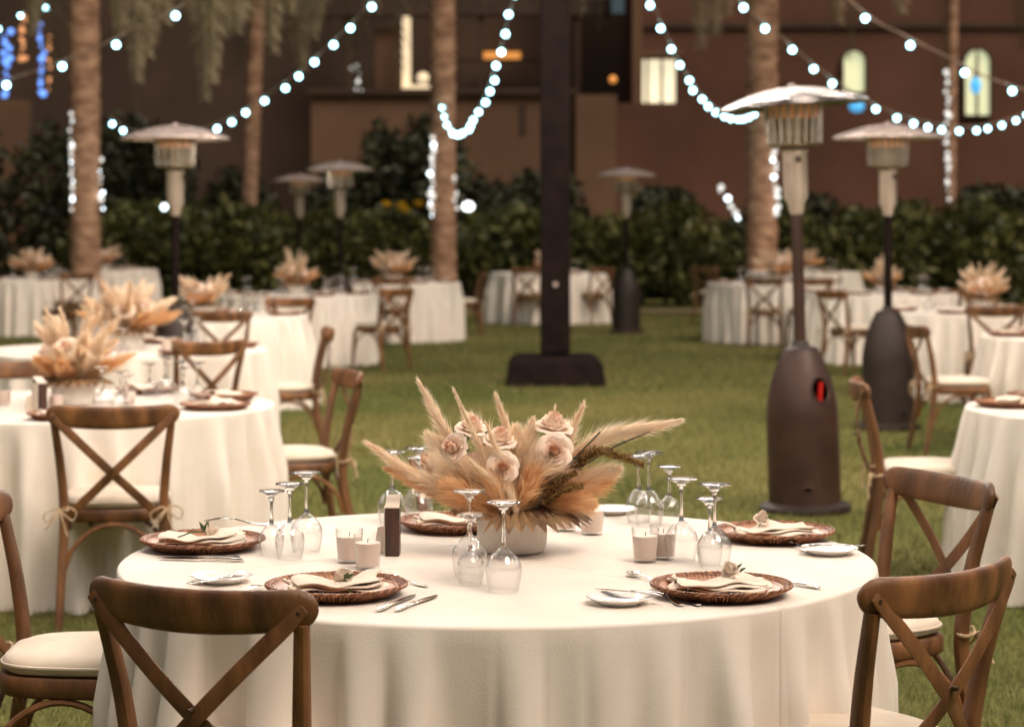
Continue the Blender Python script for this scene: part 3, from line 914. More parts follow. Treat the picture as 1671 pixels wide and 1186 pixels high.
    vs = [(a, b, 2.19 + (c - 2.19) * .80) for a, b, c in vs]
    for A, Bq in zip(rows, rows[1:]):
        for j in range(n):
            k = (j + 1) % n
            if len(A) == 1: fs.append((A[0], Bq[j], Bq[k]))
            elif len(Bq) == 1: fs.append((A[k], A[j], Bq[0]))
            else: fs.append((A[k], A[j], Bq[j], Bq[k]))
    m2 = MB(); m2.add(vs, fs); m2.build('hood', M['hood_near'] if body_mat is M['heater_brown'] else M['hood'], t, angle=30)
    m2 = MB(); lathe(m2, [(0, .02), (.02, .015), (.02, 0), (0, 0)], n=12, c=(0, 0, 2.297)); m2.build('hood_nut', M['hood'], t)
    return t
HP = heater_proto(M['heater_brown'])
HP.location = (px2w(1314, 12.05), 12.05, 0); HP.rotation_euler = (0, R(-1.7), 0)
for ch in HP.children:
    if ch.name.startswith('hood') and 'stay' not in ch.name:
        ch.location = (2.2 * math.sin(R(3)), 0, .0); ch.rotation_euler = (0, R(-3), 0)
tag(HP, 'nearest patio heater with brown housing and a red bottle in its port', 'patio heater', 'patio heaters')
HD = heater_proto(M['heater_dark'])
hp = [(1449, 16.8, 'second patio heater with dark housing on the right of the lawn', .5),
      (286, 17.0, 'patio heater standing among the left tables, only its hood and pole showing', 1.2),
      (489, 35, 'smaller farther heater of the distant pair left of the middle palm', 2.0),
      (555, 27.5, 'larger nearer heater of the distant pair left of the middle palm', 0.3),
      (1022, 31.0, 'distant heater with brown housing just right of the black post', 2.6)]
for i, (px, y, lb, rz) in enumerate(hp):
    h = HD if i == 0 else copy_tree(HD)
    h.location = (px2w(px, y), y, 0); h.rotation_euler = (0, 0, rz)
    h['label'] = lb; h['category'] = 'patio heater'; h['group'] = 'patio heaters'
# gas bottle inside the near heater
m_ = MB(); lathe(m_, [(0, .07), (.11, .08), (.125, .12), (.125, .52), (.11, .60), (.05, .66), (.045, .74), (0, .74)], n=32)
gb = m_.build('gas_bottle', M['heater_dark'], None, loc=(HP.location.x, HP.location.y, 0)); tag(gb, 'gas bottle with red hose glimpsed through the port of the nearest heater', 'gas bottle')
m_ = MB(); tube(m_, [(0, 0, 0), (.006, -.004, .105)], .015, n=12)
hs = m_.build('gas_hose', M['red'], gb); hs.location = (.060, -.122, .60)
# no glow: the hose is red by its own colour
M['red'].node_tree.nodes['Principled BSDF'].inputs['Emission Strength'].default_value = 0.0

# ------------------------------------------------------------------ tablecloths
def cloth_mesh(name, Rr, nth, seed, flare=0.05, amp=0.032, material=None):
    r = np.random.default_rng(seed)
    th = np.linspace(0, 2 * np.pi, nth, endpoint=False)
    ks = np.arange(9, 52)
    a1 = r.normal(size=len(ks)) / (1 + ((ks - 29) / 12.0) ** 2); p1 = r.random(len(ks)) * 6.28; s1 = r.normal(size=len(ks)) * .5
    def fold(s):
        f = sum(a * np.sin(k * th + p + s * q) for k, a, p, q in zip(ks, a1, p1, s1))
        f = f / np.std(f)
        return 1.1 * np.tanh(f * 1.1) - 1.1 * np.exp(-(f / .22) ** 2) * .35 + .45 * np.maximum(f - .5, 0)
    vs, fs = [(0, 0, TOPZ)], []
    rings = []
    for q in (.15, .3, .45, .6, .75, .88, .96):
        rings.append((Rr * q * np.ones(nth), TOPZ * np.ones(nth)))
    er = .008
    for q in (0.0, .35, .7, 1.0):
        a = q * math.pi / 2
        rings.append(((Rr - er + er * math.sin(a)) * np.ones(nth), (TOPZ - er + er * math.cos(a)) * np.ones(nth)))
    ns = 18
    for i in range(1, ns + 1):
        s = i / ns
        g = min(1.0, (s * 2.6)) ** .9
        z = (TOPZ - er) * (1 - s) + .004
        rr_ = Rr + flare * s ** .8 + amp * g * fold(s) * (0.75 + 0.25 * s) + amp * .35 * g
        rings.append((rr_, z * np.ones(nth)))
    for rr_, zz in rings:
        vs += list(zip(rr_ * np.cos(th), rr_ * np.sin(th), zz))
    for j in range(nth):
        fs.append((0, 1 + j, 1 + (j + 1) % nth))
    for i in range(len(rings) - 1):
        for j in range(nth):
            a, b = 1 + i * nth + j, 1 + i * nth + (j + 1) % nth
            fs.append((a, a + nth, b + nth, b))
    m2 = MB(); m2.add(vs, fs)
    return m2.mesh(name, material or M['cloth'], smooth=True, angle=0)
CL0 = cloth_mesh('tablecloth', 0.9, 640, 5, flare=-.004, amp=.038)
CLV = [cloth_mesh('tablecloth', 0.9, 260, 20 + i, flare=(.0, .015, .06)[i], amp=.040) for i in range(3)]
T1 = (-0.034, 5.34)
o = link('tablecloth', CL0, None, (T1[0], T1[1], 0))
tag(o, 'cream floor-length cloth on the front round table with the flower bowl', 'tablecloth', 'round table cloths')
# x, y, description used for what stands on it
TB = [(-1.95, 9.8, 'left table behind the front one'),
      (-2.44, 14.0, 'third table back on the left'),
      (-2.65, 19.0, 'table at the left heater'),
      (-2.40, 24.5, 'far left table with spiky pampas'),
      (-1.58, 29.3, 'far table before the middle palm'),
      (0.56, 34.5, 'far table behind the post'),
      (-6.70, 31.0, 'far table at the left edge'),
      (-6.80, 37.0, 'farthest left table at the thick palm'),
      (2.87, 9.6, 'table cut by the right edge'),
      (4.20, 15.6, 'right edge table behind the second heater'),
      (4.20, 20.0, 'right table with the wide pampas'),
      (4.15, 25.0, 'far table behind the second heater'),
      (3.45, 29.0, 'far table before the stout palm'),
      (4.60, 35.2, 'farthest right table near the hedge')]
for i, (x, y, ds) in enumerate(TB):
    o = link('tablecloth', CLV[i % 3], None, (x, y, 0)); o.rotation_euler.z = 1.3 * i
    tag(o, 'long cream cloth on the ' + ds, 'tablecloth', 'round table cloths')

# ------------------------------------------------------------------ chairs
def chair_proto():
    t = empty('crossback_chair')
    W = M['wood']
    # seat frame: rounded trapezoid ring
    def outline(s=1.0, nx=40):
        pts = []
        for k in range(nx):
            a = 2 * math.pi * k / nx
            ca, sa = math.cos(a), math.sin(a)
            x = math.copysign(abs(ca) ** .55, ca); y = math.copysign(abs(sa) ** .55, sa)
            hw = .205 + .02 * y
            pts.append((x * hw * s, y * .205 * s))
        return pts
    m2 = MB()
    pts = outline(); n = len(pts)
    vs = []
    for z, s in ((.405, .97), (.412, 1.0), (.448, 1.0), (.455, .975)):
        vs += [(x * s, y * s, z) for x, y in pts]
    fs = [tuple(reversed(range(n))), tuple(range(3 * n, 4 * n))]
    for i in range(3):
        for j in range(n): fs.append((i * n + j, i * n + (j + 1) % n, (i + 1) * n + (j + 1) % n, (i + 1) * n + j))
    m2.add(vs, fs); m2.build('seat', W, t, angle=50)
    # cushion
    m2 = MB(); vs, fs, rows = [], [], []
    prof = [(.9, .457), (.97, .462), (1.0, .474), (1.0, .486), (.96, .498), (.85, .505), (.6, .511), (.3, .513)]
    for s, z in prof:
        rows.append(len(vs)); vs += [(x * s * .965, y * s * .965, z + .002 * math.sin(7 * x * 9) * (s > .9)) for x, y in pts]
    vs.append((0, 0, .514)); c = len(vs) - 1
    for a, b in zip(rows, rows[1:]):
        for j in range(n): fs.append((a + j, a + (j + 1) % n, b + (j + 1) % n, b + j))
    for j in range(n): fs.append((rows[-1] + j, rows[-1] + (j + 1) % n, c))
    fs.append(tuple(reversed(range(n))))
    m2.add(vs, fs); cu = m2.build('cushion', M['cushion'], t, angle=0)
    m2 = MB(); tube(m2, [(x * 1.0 * .972, y * 1.0 * .972, .480) for x, y in pts + [pts[0]]], .0038, n=5, cap=False); m2.build('piping', M['cushion'], cu)
    # rear posts running from rail to ground
    for s in (-1, 1):
        m2 = MB()
        P = spline([(s * .205, -.275, 0), (s * .196, -.235, .22), (s * .188, -.205, .43), (s * .200, -.225, .62), (s * .222, -.268, .800)], 16)
        ww = [.030 + .008 * math.sin(math.pi * i / 16) for i in range(17)]
        sweep(m2, P, ww, [q * 1.05 for q in ww], up=(0, 1, 0), n=10, e=2.6)
        m2.build('rear_leg', W, t)
    for s in (-1, 1):
        m2 = MB()
        P = spline([(s * .205, .19, 0), (s * .198, .178, .2), (s * .188, .165, .415)], 8)
        tube(m2, P, [.013, .014, .0155, .017, .0185, .019, .0195, .0195, .0195], n=10)
        m2.build('front_leg', W, t)
    # curved top rail
    m2 = MB()
    Pr, hh, ww = [], [], []
    K = 32
    for i in range(K + 1):
        q = -math.cos(math.pi * i / K)
        Pr.append((q * .252, -.318 + .062 * q * q, .818 + .012 * q * q))
        endf = max(0.0, (abs(q) - .84) / .16)
        hh.append(.090 * math.sqrt(max(0.015, 1 - .985 * endf ** 2)) * (1 - .12 * q * q))
        ww.append(.027 * math.sqrt(max(.20, 1 - .8 * endf ** 4)))
    sweep(m2, Pr, ww, hh, up=(0, -.18, 1), n=16, e=2.7)
    ra = m2.build('top_rail', W, t, angle=50)
    # crossing straps, bowed outwards
    for s in (-1, 1):
        m2 = MB()
        A, Bq = Vector((s * .236, -.2845, .832)), Vector((-s * .183, -.226, .425))
        P = []
        for i in range(17):
            q = i / 16
            p = A.lerp(Bq, q); p.y -= .034 * math.sin(math.pi * q) + (.007 if s > 0 else 0) * math.sin(math.pi * q)
            P.append(p)
        wv = [.022] + [.033] + [.035] * 13 + [.030, .018]
        sweep(m2, P, wv, .0065, up=(0, -1, 0), n=10, e=4)
        st = m2.build('cross_strap', W, t, angle=50)
        for p in (A + Vector((-s * .012, .003, -.011)), Bq + Vector((s * .01, 0, .01))):
            m2 = MB(); tube(m2, [p + Vector((0, .0, 0)), p + Vector((0, -.0085, 0))], [.0065, .005], n=8); m2.build('bolt', M['bolt'], st)
    m2 = MB(); tube(m2, [(0, -.300, .622), (0, -.312, .622)], [.006, .005], n=8); m2.build('bolt', M['bolt'], t)
    # bent hoops under the seat
    def hoop(p0, p1, top, low):
        m3 = MB()
        a, b = Vector(p0), Vector(p1)
        P = []
        for i in range(15):
            q = i / 14
            p = a.lerp(b, q); p.z = low + (top - low) * math.sin(math.pi * q) ** .55
            P.append(p)
        tube(m3, P, .0095, n=7)
        m3.build('hoop_brace', W, t)
    hoop((-.192, .165, 0), (.192, .165, 0), .398, .22)
    hoop((-.190, -.205, 0), (.190, -.205, 0), .398, .22)
    for s in (-1, 1): hoop((s * .193, .165, 0), (s * .191, -.212, 0), .398, .22)
    # cushion ties at the rear posts
    rr = random.Random(3)
    for s in (-1, 1):
        m2 = MB()
        c = Vector((s * .196, -.214, .462))
        ring = [c + Vector((.025 * math.cos(a), .025 * math.sin(a), .004 * math.sin(2 * a))) for a in np.linspace(0, 2 * math.pi, 13)]
        tube(m2, ring, .0042, n=5, cap=False)
        k = c + Vector((s * .006, -.027, 0))
        tube(m2, spline([k, k + Vector((.03, -.01, .012)), k + Vector((.062, -.012, -.008)), k + Vector((.05, -.012, -.04)), k + Vector((.02, -.012, -.02)), k], 16), .0036, n=5)
        tube(m2, spline([k, k + Vector((-.025, -.012, .004)), k + Vector((-.06, -.012, -.018)), k + Vector((-.048, -.012, -.045)), k + Vector((-.015, -.012, -.015)), k], 16), .0036, n=5)
        tube(m2, spline([k, k + Vector((.012, -.02, -.04)), k + Vector((.03, -.018, -.10))], 8), .0036, n=5)
        tube(m2, spline([k, k + Vector((-.02, -.02, -.035)), k + Vector((-.055, -.018, -.075))], 8), .0036, n=5)
        m2.build('cushion_tie', M['jute'], t)
    return t
CH = chair_proto()
used = [False]
def chair(rx, ry, dx, dy, label, group='crossback chairs around the tables'):
    """rx, ry = where the top rail stands; (dx, dy) = where the seat faces"""
    dd = Vector((dx, dy)).normalized()
    c = CH if not used[0] else copy_tree(CH)
    used[0] = True
    c.location = (rx + .30 * dd.x, ry + .30 * dd.y, 0)
    c.rotation_euler = (0, 0, math.atan2(-dd.x, dd.y))
    c['label'] = label; c['category'] = 'chair'; c['group'] = group
    return c
chair(-.62, 4.31, .37, .93, 'big wooden crossback chair seen from behind at the front left of the front table')
chair(.895, 4.52, -.68, .73, 'wooden crossback chair at the front right corner with its bowed straps facing out')
chair(1.215, 6.2, -.9, -.42, 'crossback chair at the right side of the front table, seat facing left')
chair(-1.37, 5.62, 1, -.02, 'chair cut by the left edge with cream seat beside the front table')
chair(-.06, 6.78, 0, -1, 'chair at the far side of the front table hidden behind the flowers')
chair(-1.525, 8.5, -.12, .99, 'crossback chair with tied cushion, back turned, at the left second table')
chair(-.75, 10.5, -.95, -.3, 'chair facing left at the right side of the second left table')
chair(-1.20, 14.65, -1, -.12, 'chair facing left at the right side of the third left table')
chair(-1.76, 13.1, -.6, .8, 'chair with crossed back standing behind the second left table')
chair(-2.5, 11.2, .2, -1, 'chair behind the menu stand on the far side of the second left table')
chair(-2.28, 17.4, -.1, 1, 'chair turned away in front of the table at the left heater pole')
chair(-2.02, 20.4, -.3, -1, 'chair facing the viewer beyond the table at the left heater pole')
chair(-3.63, 17.7, .75, .65, 'chair at the left side of the table at the left heater pole')
chair(-5.85, 30.0, -.5, .9, 'distant chair in front of the far table at the left edge')
chair(-1.18, 23.2, -.75, .7, 'chair facing away beside the far left table with spiky pampas')
chair(-1.50, 27.6, 0, 1, 'distant chair turned away in front of the middle palm table')
chair(-.38, 30.4, -1, -.15, 'distant chair facing left between the middle palm table and the post')
chair(.22, 33.2, .2, 1, 'distant chair in front of the table just left of the post')
chair(1.38, 33.6, -.6, .8, 'distant chair at the post table beside the far brown heater')
chair(1.53, 9.9, 1, -.1, 'chair facing right towards the table cut by the right edge')
chair(2.72, 15.1, 1, .1, 'chair seen from the side behind the second heater, facing right')
chair(4.0, 18.4, .1, 1, 'chair with its back to the viewer before the wide pampas spray')
chair(3.22, 22.6, .85, .5, 'dark side-on chair between the two right heaters')
chair(3.1, 27.4, .15, 1, 'distant chair turned away before the stout palm table')
chair(3.72, 27.3, -.2, 1, 'second distant chair before the stout palm table, right beside the near heater pole')
chair(2.88, 33.6, .6, .8, 'lone distant brown chair left of the stout palm table')
chair(4.9, 23.4, -.5, .9, 'chair before the far table behind the second heater')

# ------------------------------------------------------------------ flowers
def plume(m2, P, rad, n, length, seed, width=.0016, droop=.25, spread=.55, tipn=.15):
    """feathery plume along path P (list of points)"""
    r = np.random.default_rng(seed)
    Pn = np.array([tuple(p) for p in P])
    m = len(Pn) - 1
    u = tipn * 0 + r.random(n) ** .85
    k = np.minimum((u * m).astype(int), m - 1); fr = u * m - k
    base = Pn[k] + (Pn[k + 1] - Pn[k]) * fr[:, None]
    tg = Pn[k + 1] - Pn[k]; tg /= np.linalg.norm(tg, axis=1)[:, None]
    w = r.normal(size=(n, 3)); w -= (w * tg).sum(1)[:, None] * tg; w /= np.linalg.norm(w, axis=1)[:, None]
    env = np.sin(np.pi * np.clip(.16 + .80 * u, 0, 1)) ** .8
    L = length * (.55 + .6 * r.random(n)) * (.18 + .82 * env)
    sp = spread * (.35 + .9 * r.random(n)) * (rad / .04)
    sp = sp * (1.0 - .72 * u ** 3)
    mid = base + tg * (L * .5)[:, None] + w * (L * .42 * sp)[:, None]
    end = base + tg * (L * .95)[:, None] + w * (L * .75 * sp)[:, None]
    jit = r.normal(size=(n, 3)) * (L * .10)[:, None]
    mid += jit * .35; end += jit
    end[:, 2] -= L * droop * r.random(n)
    sd = np.cross(tg, w) * width
    vs = np.stack([base - sd, base + sd, mid - sd * .8, mid + sd * .8, end], 1).reshape(-1, 3)
    b0 = len(m2.v)
    m2.v.extend(map(tuple, vs))
    for i in range(n):
        q = b0 + i * 5
        m2.f.append((q, q + 1, q + 3, q + 2)); m2.f.append((q + 2, q + 3, q + 4))

def rose_mesh(rad, seed, spread=1.0, name='rose', material=None):
    rr = random.Random(seed)
    m2 = MB()
    rings = [(3, .12, .76, .10), (4, .24, .72, .22), (5, .37, .63, .38), (5, .52, .52, .55), (6, .70, .38, .85), (6, .90, .20, 1.2)]
    for ri, (n, r_, h, open_) in enumerate(rings):
        for k in range(n):
            a0 = 2 * math.pi * k / n + ri * .7 + rr.uniform(-.15, .15)
            span = 2 * math.pi / n * 1.45
            vs, fs = [], []
            nu, nv = 7, 6
            for i in range(nv):
                v = i / (nv - 1)
                for j in range(nu):
                    u = -1 + 2 * j / (nu - 1)
                    half = span / 2 * math.sin(math.pi * (.22 + .62 * v)) 
                    a = a0 + u * half
                    rr_ = rad * (.10 + r_ * math.sin(min(1.0, v * 1.2) * math.pi / 2) ** .8 + open_ * .35 * spread * v ** 3 + .03 * u * u)
                    edge = .06 * rad * math.sin(3 * u + ri + k) * v
                    z = rad * (-.55 + (h + .55) * v * (1 - .16 * u * u) - open_ * .38 * v ** 3) + edge
                    vs.append((rr_ * math.cos(a), rr_ * math.sin(a), z))
            for i in range(nv - 1):
                for j in range(nu - 1):
                    q = i * nu + j
                    fs.append((q, q + 1, q + nu + 1, q + nu))
            m2.add(vs, fs)
    for k in range(2):                      # tight rolled heart
        vs, fs = [], []
        for i in range(22):
            a = i * .62 + k * math.pi
            r_ = rad * (.05 + .012 * i)
            vs += [(r_ * math.cos(a), r_ * math.sin(a), -.3 * rad), (r_ * math.cos(a), r_ * math.sin(a), rad * (.72 - .010 * i))]
        for i in range(21): fs.append((2 * i, 2 * i + 2, 2 * i + 3, 2 * i + 1))
        m2.add(vs, fs)
    lathe(m2, [(0, .55 * rad), (.28 * rad, .45 * rad), (.34 * rad, -.3 * rad), (0, -.5 * rad)], n=10)
    return m2.mesh(name, material or M['rose'], smooth=True, angle=0)

def fan_leaf(m2, a0, a1, r0, r1, z, droop, n, seed):
    """pleated dried palm leaf lying round the rim"""
    rr = random.Random(seed)
    vs, fs = [], []
    nr = 5
    for j in range(n + 1):
        a = a0 + (a1 - a0) * j / n
        ext = r1 * (1 - .10 * rr.random()) * (.88 if j % 2 else 1.0)
        for i in range(nr):
            q = i / (nr - 1)
            r_ = r0 + (ext - r0) * q
            pl = (.010 if j % 2 else -.010) * q ** .7
            vs.append((r_ * math.cos(a), r_ * math.sin(a), z + .015 * math.sin(q * 2.5) - droop * q ** 2 + pl + rr.uniform(-.003, .003)))
    for j in range(n):
        for i in range(nr - 1):
            a = j * nr + i
            fs.append((a, a + 1, a + nr + 1, a + nr))
    m2.add(vs, fs)

def bowl(t, r=.086, h=.105):
    m2 = MB()
    lathe(m2, [(0, 0), (r * .80, 0), (r * .93, .006), (r * .99, .022), (r, .045), (r, h - .003), (r * .985, h), (r * .955, h - .003), (r * .94, .03), (r * .8, .012), (0, .01)], n=48)
    return m2.build('bowl', M['ceramic'], t)

def L3(px, py, y=0.0):                  # flower sketch: photograph px to local metres round the bowl
    return Vector(((px - 835) * .0015, y, (900 - py) * .0015))

def spike(m2, P, r0, n, seed, seed_len=.010):
    """millet head: seeds packed round a curved stalk"""
    rr = random.Random(seed)
    P = [Vector(p) for p in P]
    m = len(P) - 1
    for i in range(n):
        u = i / n
        k = min(int(u * m), m - 1)
        p = P[k].lerp(P[k + 1], u * m - k)
        tg = (P[k + 1] - P[k]).normalized()
        w = Vector((rr.gauss(0, 1), rr.gauss(0, 1), rr.gauss(0, 1))); w -= tg * w.dot(tg); w.normalize()
        rad = r0 * math.sin(math.pi * (.2 + .72 * u)) ** .7
        c = p + w * rad * rr.uniform(.55, 1.0)
        dr = (w + tg * .6).normalized()
        s = tg.cross(w)
        e = seed_len
        m2.add([c - dr * e * .4, c + s * e * .35, c + dr * e * .7, c - s * e * .35, c + w * e * .3 + tg * e * .1],
               [(0, 1, 4), (1, 2, 4), (2, 3, 4), (3, 0, 4)])

FL = empty('flower_arrangement', (0.0, 5.45, TOPZ))
tag(FL, 'pampas and blush rose arrangement in a white bowl on the front table', 'flower arrangement', 'pampas centrepieces')
bowl(FL)
m2 = MB()
fan_leaf(m2, R(-110), R(40), .02, .205, .114, .042, 34, 1)
m2.build('palm_leaf', M['dried_leaf'], FL, smooth=False)
m2 = MB(); fan_leaf(m2, R(-215), R(-115), .02, .16, .108, .012, 22, 2); m2.build('palm_leaf', M['dried_leaf'], FL, smooth=False)
m2 = MB(); fan_leaf(m2, R(45), R(150), .02, .17, .11, .02, 22, 3); m2.build('palm_leaf', M['dried_leaf'], FL, smooth=False)
# px path of each plume: base -> tip (with depth), radius, strands, strand length, material
PL = [([(800, 815, 0), (745, 735, -.02), (688, 630, -.02)], .026, 1500, .085, 'pampas'),
      ([(815, 815, -.08), (785, 730, -.09), (743, 634, -.09)], .020, 2200, .045, 'pampas'),
      ([(835, 820, 0), (835, 735, .03), (811, 652, .03)], .024, 1000, .065, 'pampas'),
      ([(800, 838, -.03), (710, 790, -.06), (610, 722, -.08)], .028, 2300, .085, 'pampas'),
      ([(790, 842, -.03), (720, 805, -.05), (640, 762, -.07)], .026, 1500, .075, 'tan'),
      ([(880, 815, .02), (915, 745, .03), (949, 668, .03)], .020, 800, .075, 'pampas'),
      ([(885, 800, .03), (975, 722, .02), (1100, 688, .0)], .032, 3200, .080, 'pampas'),
      ([(855, 835, .0), (925, 800, -.02), (985, 778, -.03)], .060, 2800, .085, 'tan'),
      ([(858, 840, -.04), (910, 818, -.06), (955, 815, -.07)], .060, 2300, .075, 'tan'),
      ([(870, 830, -.01), (950, 785, -.03), (1000, 765, -.03)], .050, 1800, .070, 'pampas'),
      ([(830, 840, -.08), (855, 800, -.10), (872, 765, -.09)], .055, 2600, .075, 'tan'),
      ([(815, 842, -.07), (780, 808, -.10), (735, 785, -.10)], .065, 2800, .080, 'tan'),
      ([(805, 835, -.04), (755, 778, -.06), (716, 745, -.07)], .060, 2600, .075, 'pampas'),
      ([(810, 830, -.02), (748, 765, -.02), (704, 712, -.03)], .060, 2600, .075, 'pampas'),
      ([(835, 842, -.09), (815, 800, -.11), (800, 768, -.10)], .060, 2600, .075, 'tan'),
      ([(840, 820, .02), (855, 750, .0), (868, 690, -.01)], .055, 2000, .060, 'pampas'),
      ([(850, 825, -.05), (866, 770, -.07), (880, 722, -.06)], .050, 1800, .060, 'pampas'),
      ([(825, 810, .03), (800, 740, .04), (770, 690, .05)], .050, 1400, .080, 'pampas'),
      ([(790, 838, .03), (740, 800, .05), (690, 785, .06)], .050, 1400, .080, 'pampas'),
      ([(860, 820, .05), (905, 760, .06), (925, 705, .07)], .050, 1400, .080, 'pampas'),
      ([(833, 838, -.12), (812, 785, -.135), (768, 742, -.13)], .020, 2000, .045, 'pampas'),
      ([(848, 828, -.10), (825, 760, -.12), (795, 688, -.10)], .018, 2000, .045, 'pampas'),
      ([(845, 842, -.12), (838, 810, -.135), (824, 786, -.13)], .030, 1100, .045, 'pampas'),
      ([(838, 800, .0), (845, 745, -.03), (842, 700, -.04)], .060, 2000, .060, 'pampas'),
      ([(855, 810, -.04), (880, 770, -.08), (905, 755, -.08)], .060, 1800, .060, 'pampas'),
      ([(815, 820, -.05), (785, 780, -.09), (765, 752, -.10)], .060, 2200, .060, 'pampas'),
      ([(865, 800, -.02), (895, 745, -.02), (905, 668, .0)], .014, 500, .055, 'pampas'),
      ([(862, 825, -.02), (890, 785, -.05), (925, 765, -.05)], .050, 1800, .075, 'pampas')]
for i, (path, rad, n, ln, mm) in enumerate(PL):
    m2 = MB()
    P = spline([L3(*q) for q in path], 12)
    plume(m2, P, rad, int(n * 1.5), ln, 50 + i, width=.0010, spread=.6 if rad > .03 else .5, droop=.15)
    pl = m2.build('pampas_plume', M[mm], FL, smooth=False)
    m3 = MB(); tube(m3, P[:-1], .0016, n=5); m3.build('plume_stalk', M['dried_leaf'], pl)
# roses
RO = [(738, 724, -.08, .034, (-.6, -.75, .35)), (770, 692, -.03, .036, (.1, -.3, .95)), (820, 752, -.125, .034, (-.05, -.95, .25)),
      (816, 708, -.06, .036, (.1, -.4, .9)), (903, 690, .0, .042, (.1, -.25, .98)), (903, 728, -.09, .039, (-.05, -.95, .30)), (700, 748, -.04, .030, (-.9, -.4, .2))]
for i, (px, py, yy, rad, dv) in enumerate(RO):
    me = rose_mesh(rad * .95, 70 + i, spread=.62)
    ro = link('rose', me, FL, L3(px, py, yy))
    ro.rotation_euler = Vector(dv).to_track_quat('Z', 'Y').to_euler()
    m2 = MB()
    for k in range(4):
        a = k * 1.57 + i
        p = Vector((math.cos(a) * rad * .5, math.sin(a) * rad * .5, -rad * .5)); e = Vector((math.cos(a) * rad * 1.15, math.sin(a) * rad * 1.15, -rad * .75))
        s = Vector((-math.sin(a), math.cos(a), 0)) * rad * .16
        m2.add([p - s * .3, p + s * .3, (p + e) / 2 + s, e, (p + e) / 2 - s], [(0, 1, 2, 3, 4)])
    m2.build('sepal', M['leaf_green'], ro, smooth=False)
# millet heads and dark stems
for i, (path, r0, n) in enumerate([([(918, 765, -.05), (960, 733, -.06), (1005, 738, -.06), (1048, 754, -.06)], .011, 520),
                                   ([(885, 802, -.10), (905, 780, -.11), (938, 762, -.11)], .009, 300),
                                   ([(885, 812, -.11), (915, 790, -.12), (948, 783, -.12)], .0075, 260),
                                   ([(925, 770, -.05), (945, 752, -.06), (970, 735, -.06)], .008, 160)]):
    m2 = MB(); P = spline([L3(*q) for q in path], 14)
    spike(m2, P, r0 * 1.15, n, 90 + i, .0115)
    tube(m2, P, .004, n=5)
    m2.build('millet_head', M['millet'], FL, smooth=False)
for path in ([(868, 832, -.10), (880, 800, -.11), (886, 762, -.09)], [(868, 835, -.09), (905, 775, -.08), (978, 702, -.04)], [(940, 765, -.02), (1000, 730, .0), (1060, 704, .0)], [(880, 790, -.1), (900, 775, -.1), (915, 768, -.08)]):
    m2 = MB(); tube(m2, spline([L3(*q) for q in path], 10), .0024, n=5); m2.build('stem', M['stem'], FL)
for px, py in ((790, 702), (812, 722), (697, 790)):
    m2 = MB(); c = L3(px, py, -.05); m2.add([c, c + Vector((.012, -.004, .006)), c + Vector((.02, 0, -.004)), c + Vector((.008, .0, -.010))], [(0, 1, 2, 3)]); m2.build('leaf', M['leaf_green'], FL, smooth=False)

# simpler prototypes for the tables behind
def far_arrangement(seed, npl, spike_h, wide):
    rr = random.Random(seed)
    t = empty('flower_arrangement')
    bowl(t)
    m2 = MB(); fan_leaf(m2, 0, 2 * math.pi, .02, .17, .108, .02, 48, seed); m2.build('palm_leaf', M['dried_leaf'], t, smooth=False)
    for i in range(npl):
        a = i * 2.4 + rr.uniform(-.3, .3)
        kind_ = i % 4
        reach = (wide, wide * .45, wide * .75, wide * .9)[kind_] * rr.uniform(.7, 1.2)
        hh = (.15, spike_h, .30, .22)[kind_] * rr.uniform(.8, 1.12) + .06
        P = spline([(0, 0, .09), (reach * .5 * math.cos(a), reach * .5 * math.sin(a), .09 + (hh - .09) * .6), (reach * math.cos(a), reach * math.sin(a), hh)], 8)
        m2 = MB()
        plume(m2, P, (.060, .030, .060, .055)[kind_], (800, 520, 800, 700)[kind_], .075, seed * 100 + i, width=.0022, droop=.15)
        m2.build('pampas_plume', M['tan'] if kind_ == 0 else M['pampas'], t, smooth=False)
    for i in range(5):
        a = 2 * math.pi * i / 5 + rr.random()
        ro = link('rose', ROSE_FAR, t, (.1 * math.cos(a), .1 * math.sin(a), .24 + rr.uniform(-.03, .05)))
        ro.rotation_euler = Vector((math.cos(a), math.sin(a), .7)).to_track_quat('Z', 'Y').to_euler()
    return t
ROSE_FAR = rose_mesh(.040, 99)
FA = [far_arrangement(1, 34, .33, .20), far_arrangement(2, 32, .28, .25), far_arrangement(3, 32, .38, .20)]
fused = [False] * 3
FAW = [0, 1, 1, 2, 1, 1, 1, 1, 1, 0, 0, 2, 1, 1]
for i, (x, y, ds) in enumerate(TB):
    if i in (8, 9): continue
    k = FAW[i]
    f = FA[k] if not fused[k] else copy_tree(FA[k])
    fused[k] = True
    f.location = (x + .02, y, TOPZ); f.rotation_euler.z = 1.9 * i + .3
    s = 1.0 + .12 * math.sin(i * 2.2); f.scale = (s * 1.12, s * 1.12, s)
    tag(f, 'spray of pale pampas in a bowl on the ' + ds, 'flower arrangement', 'pampas centrepieces')

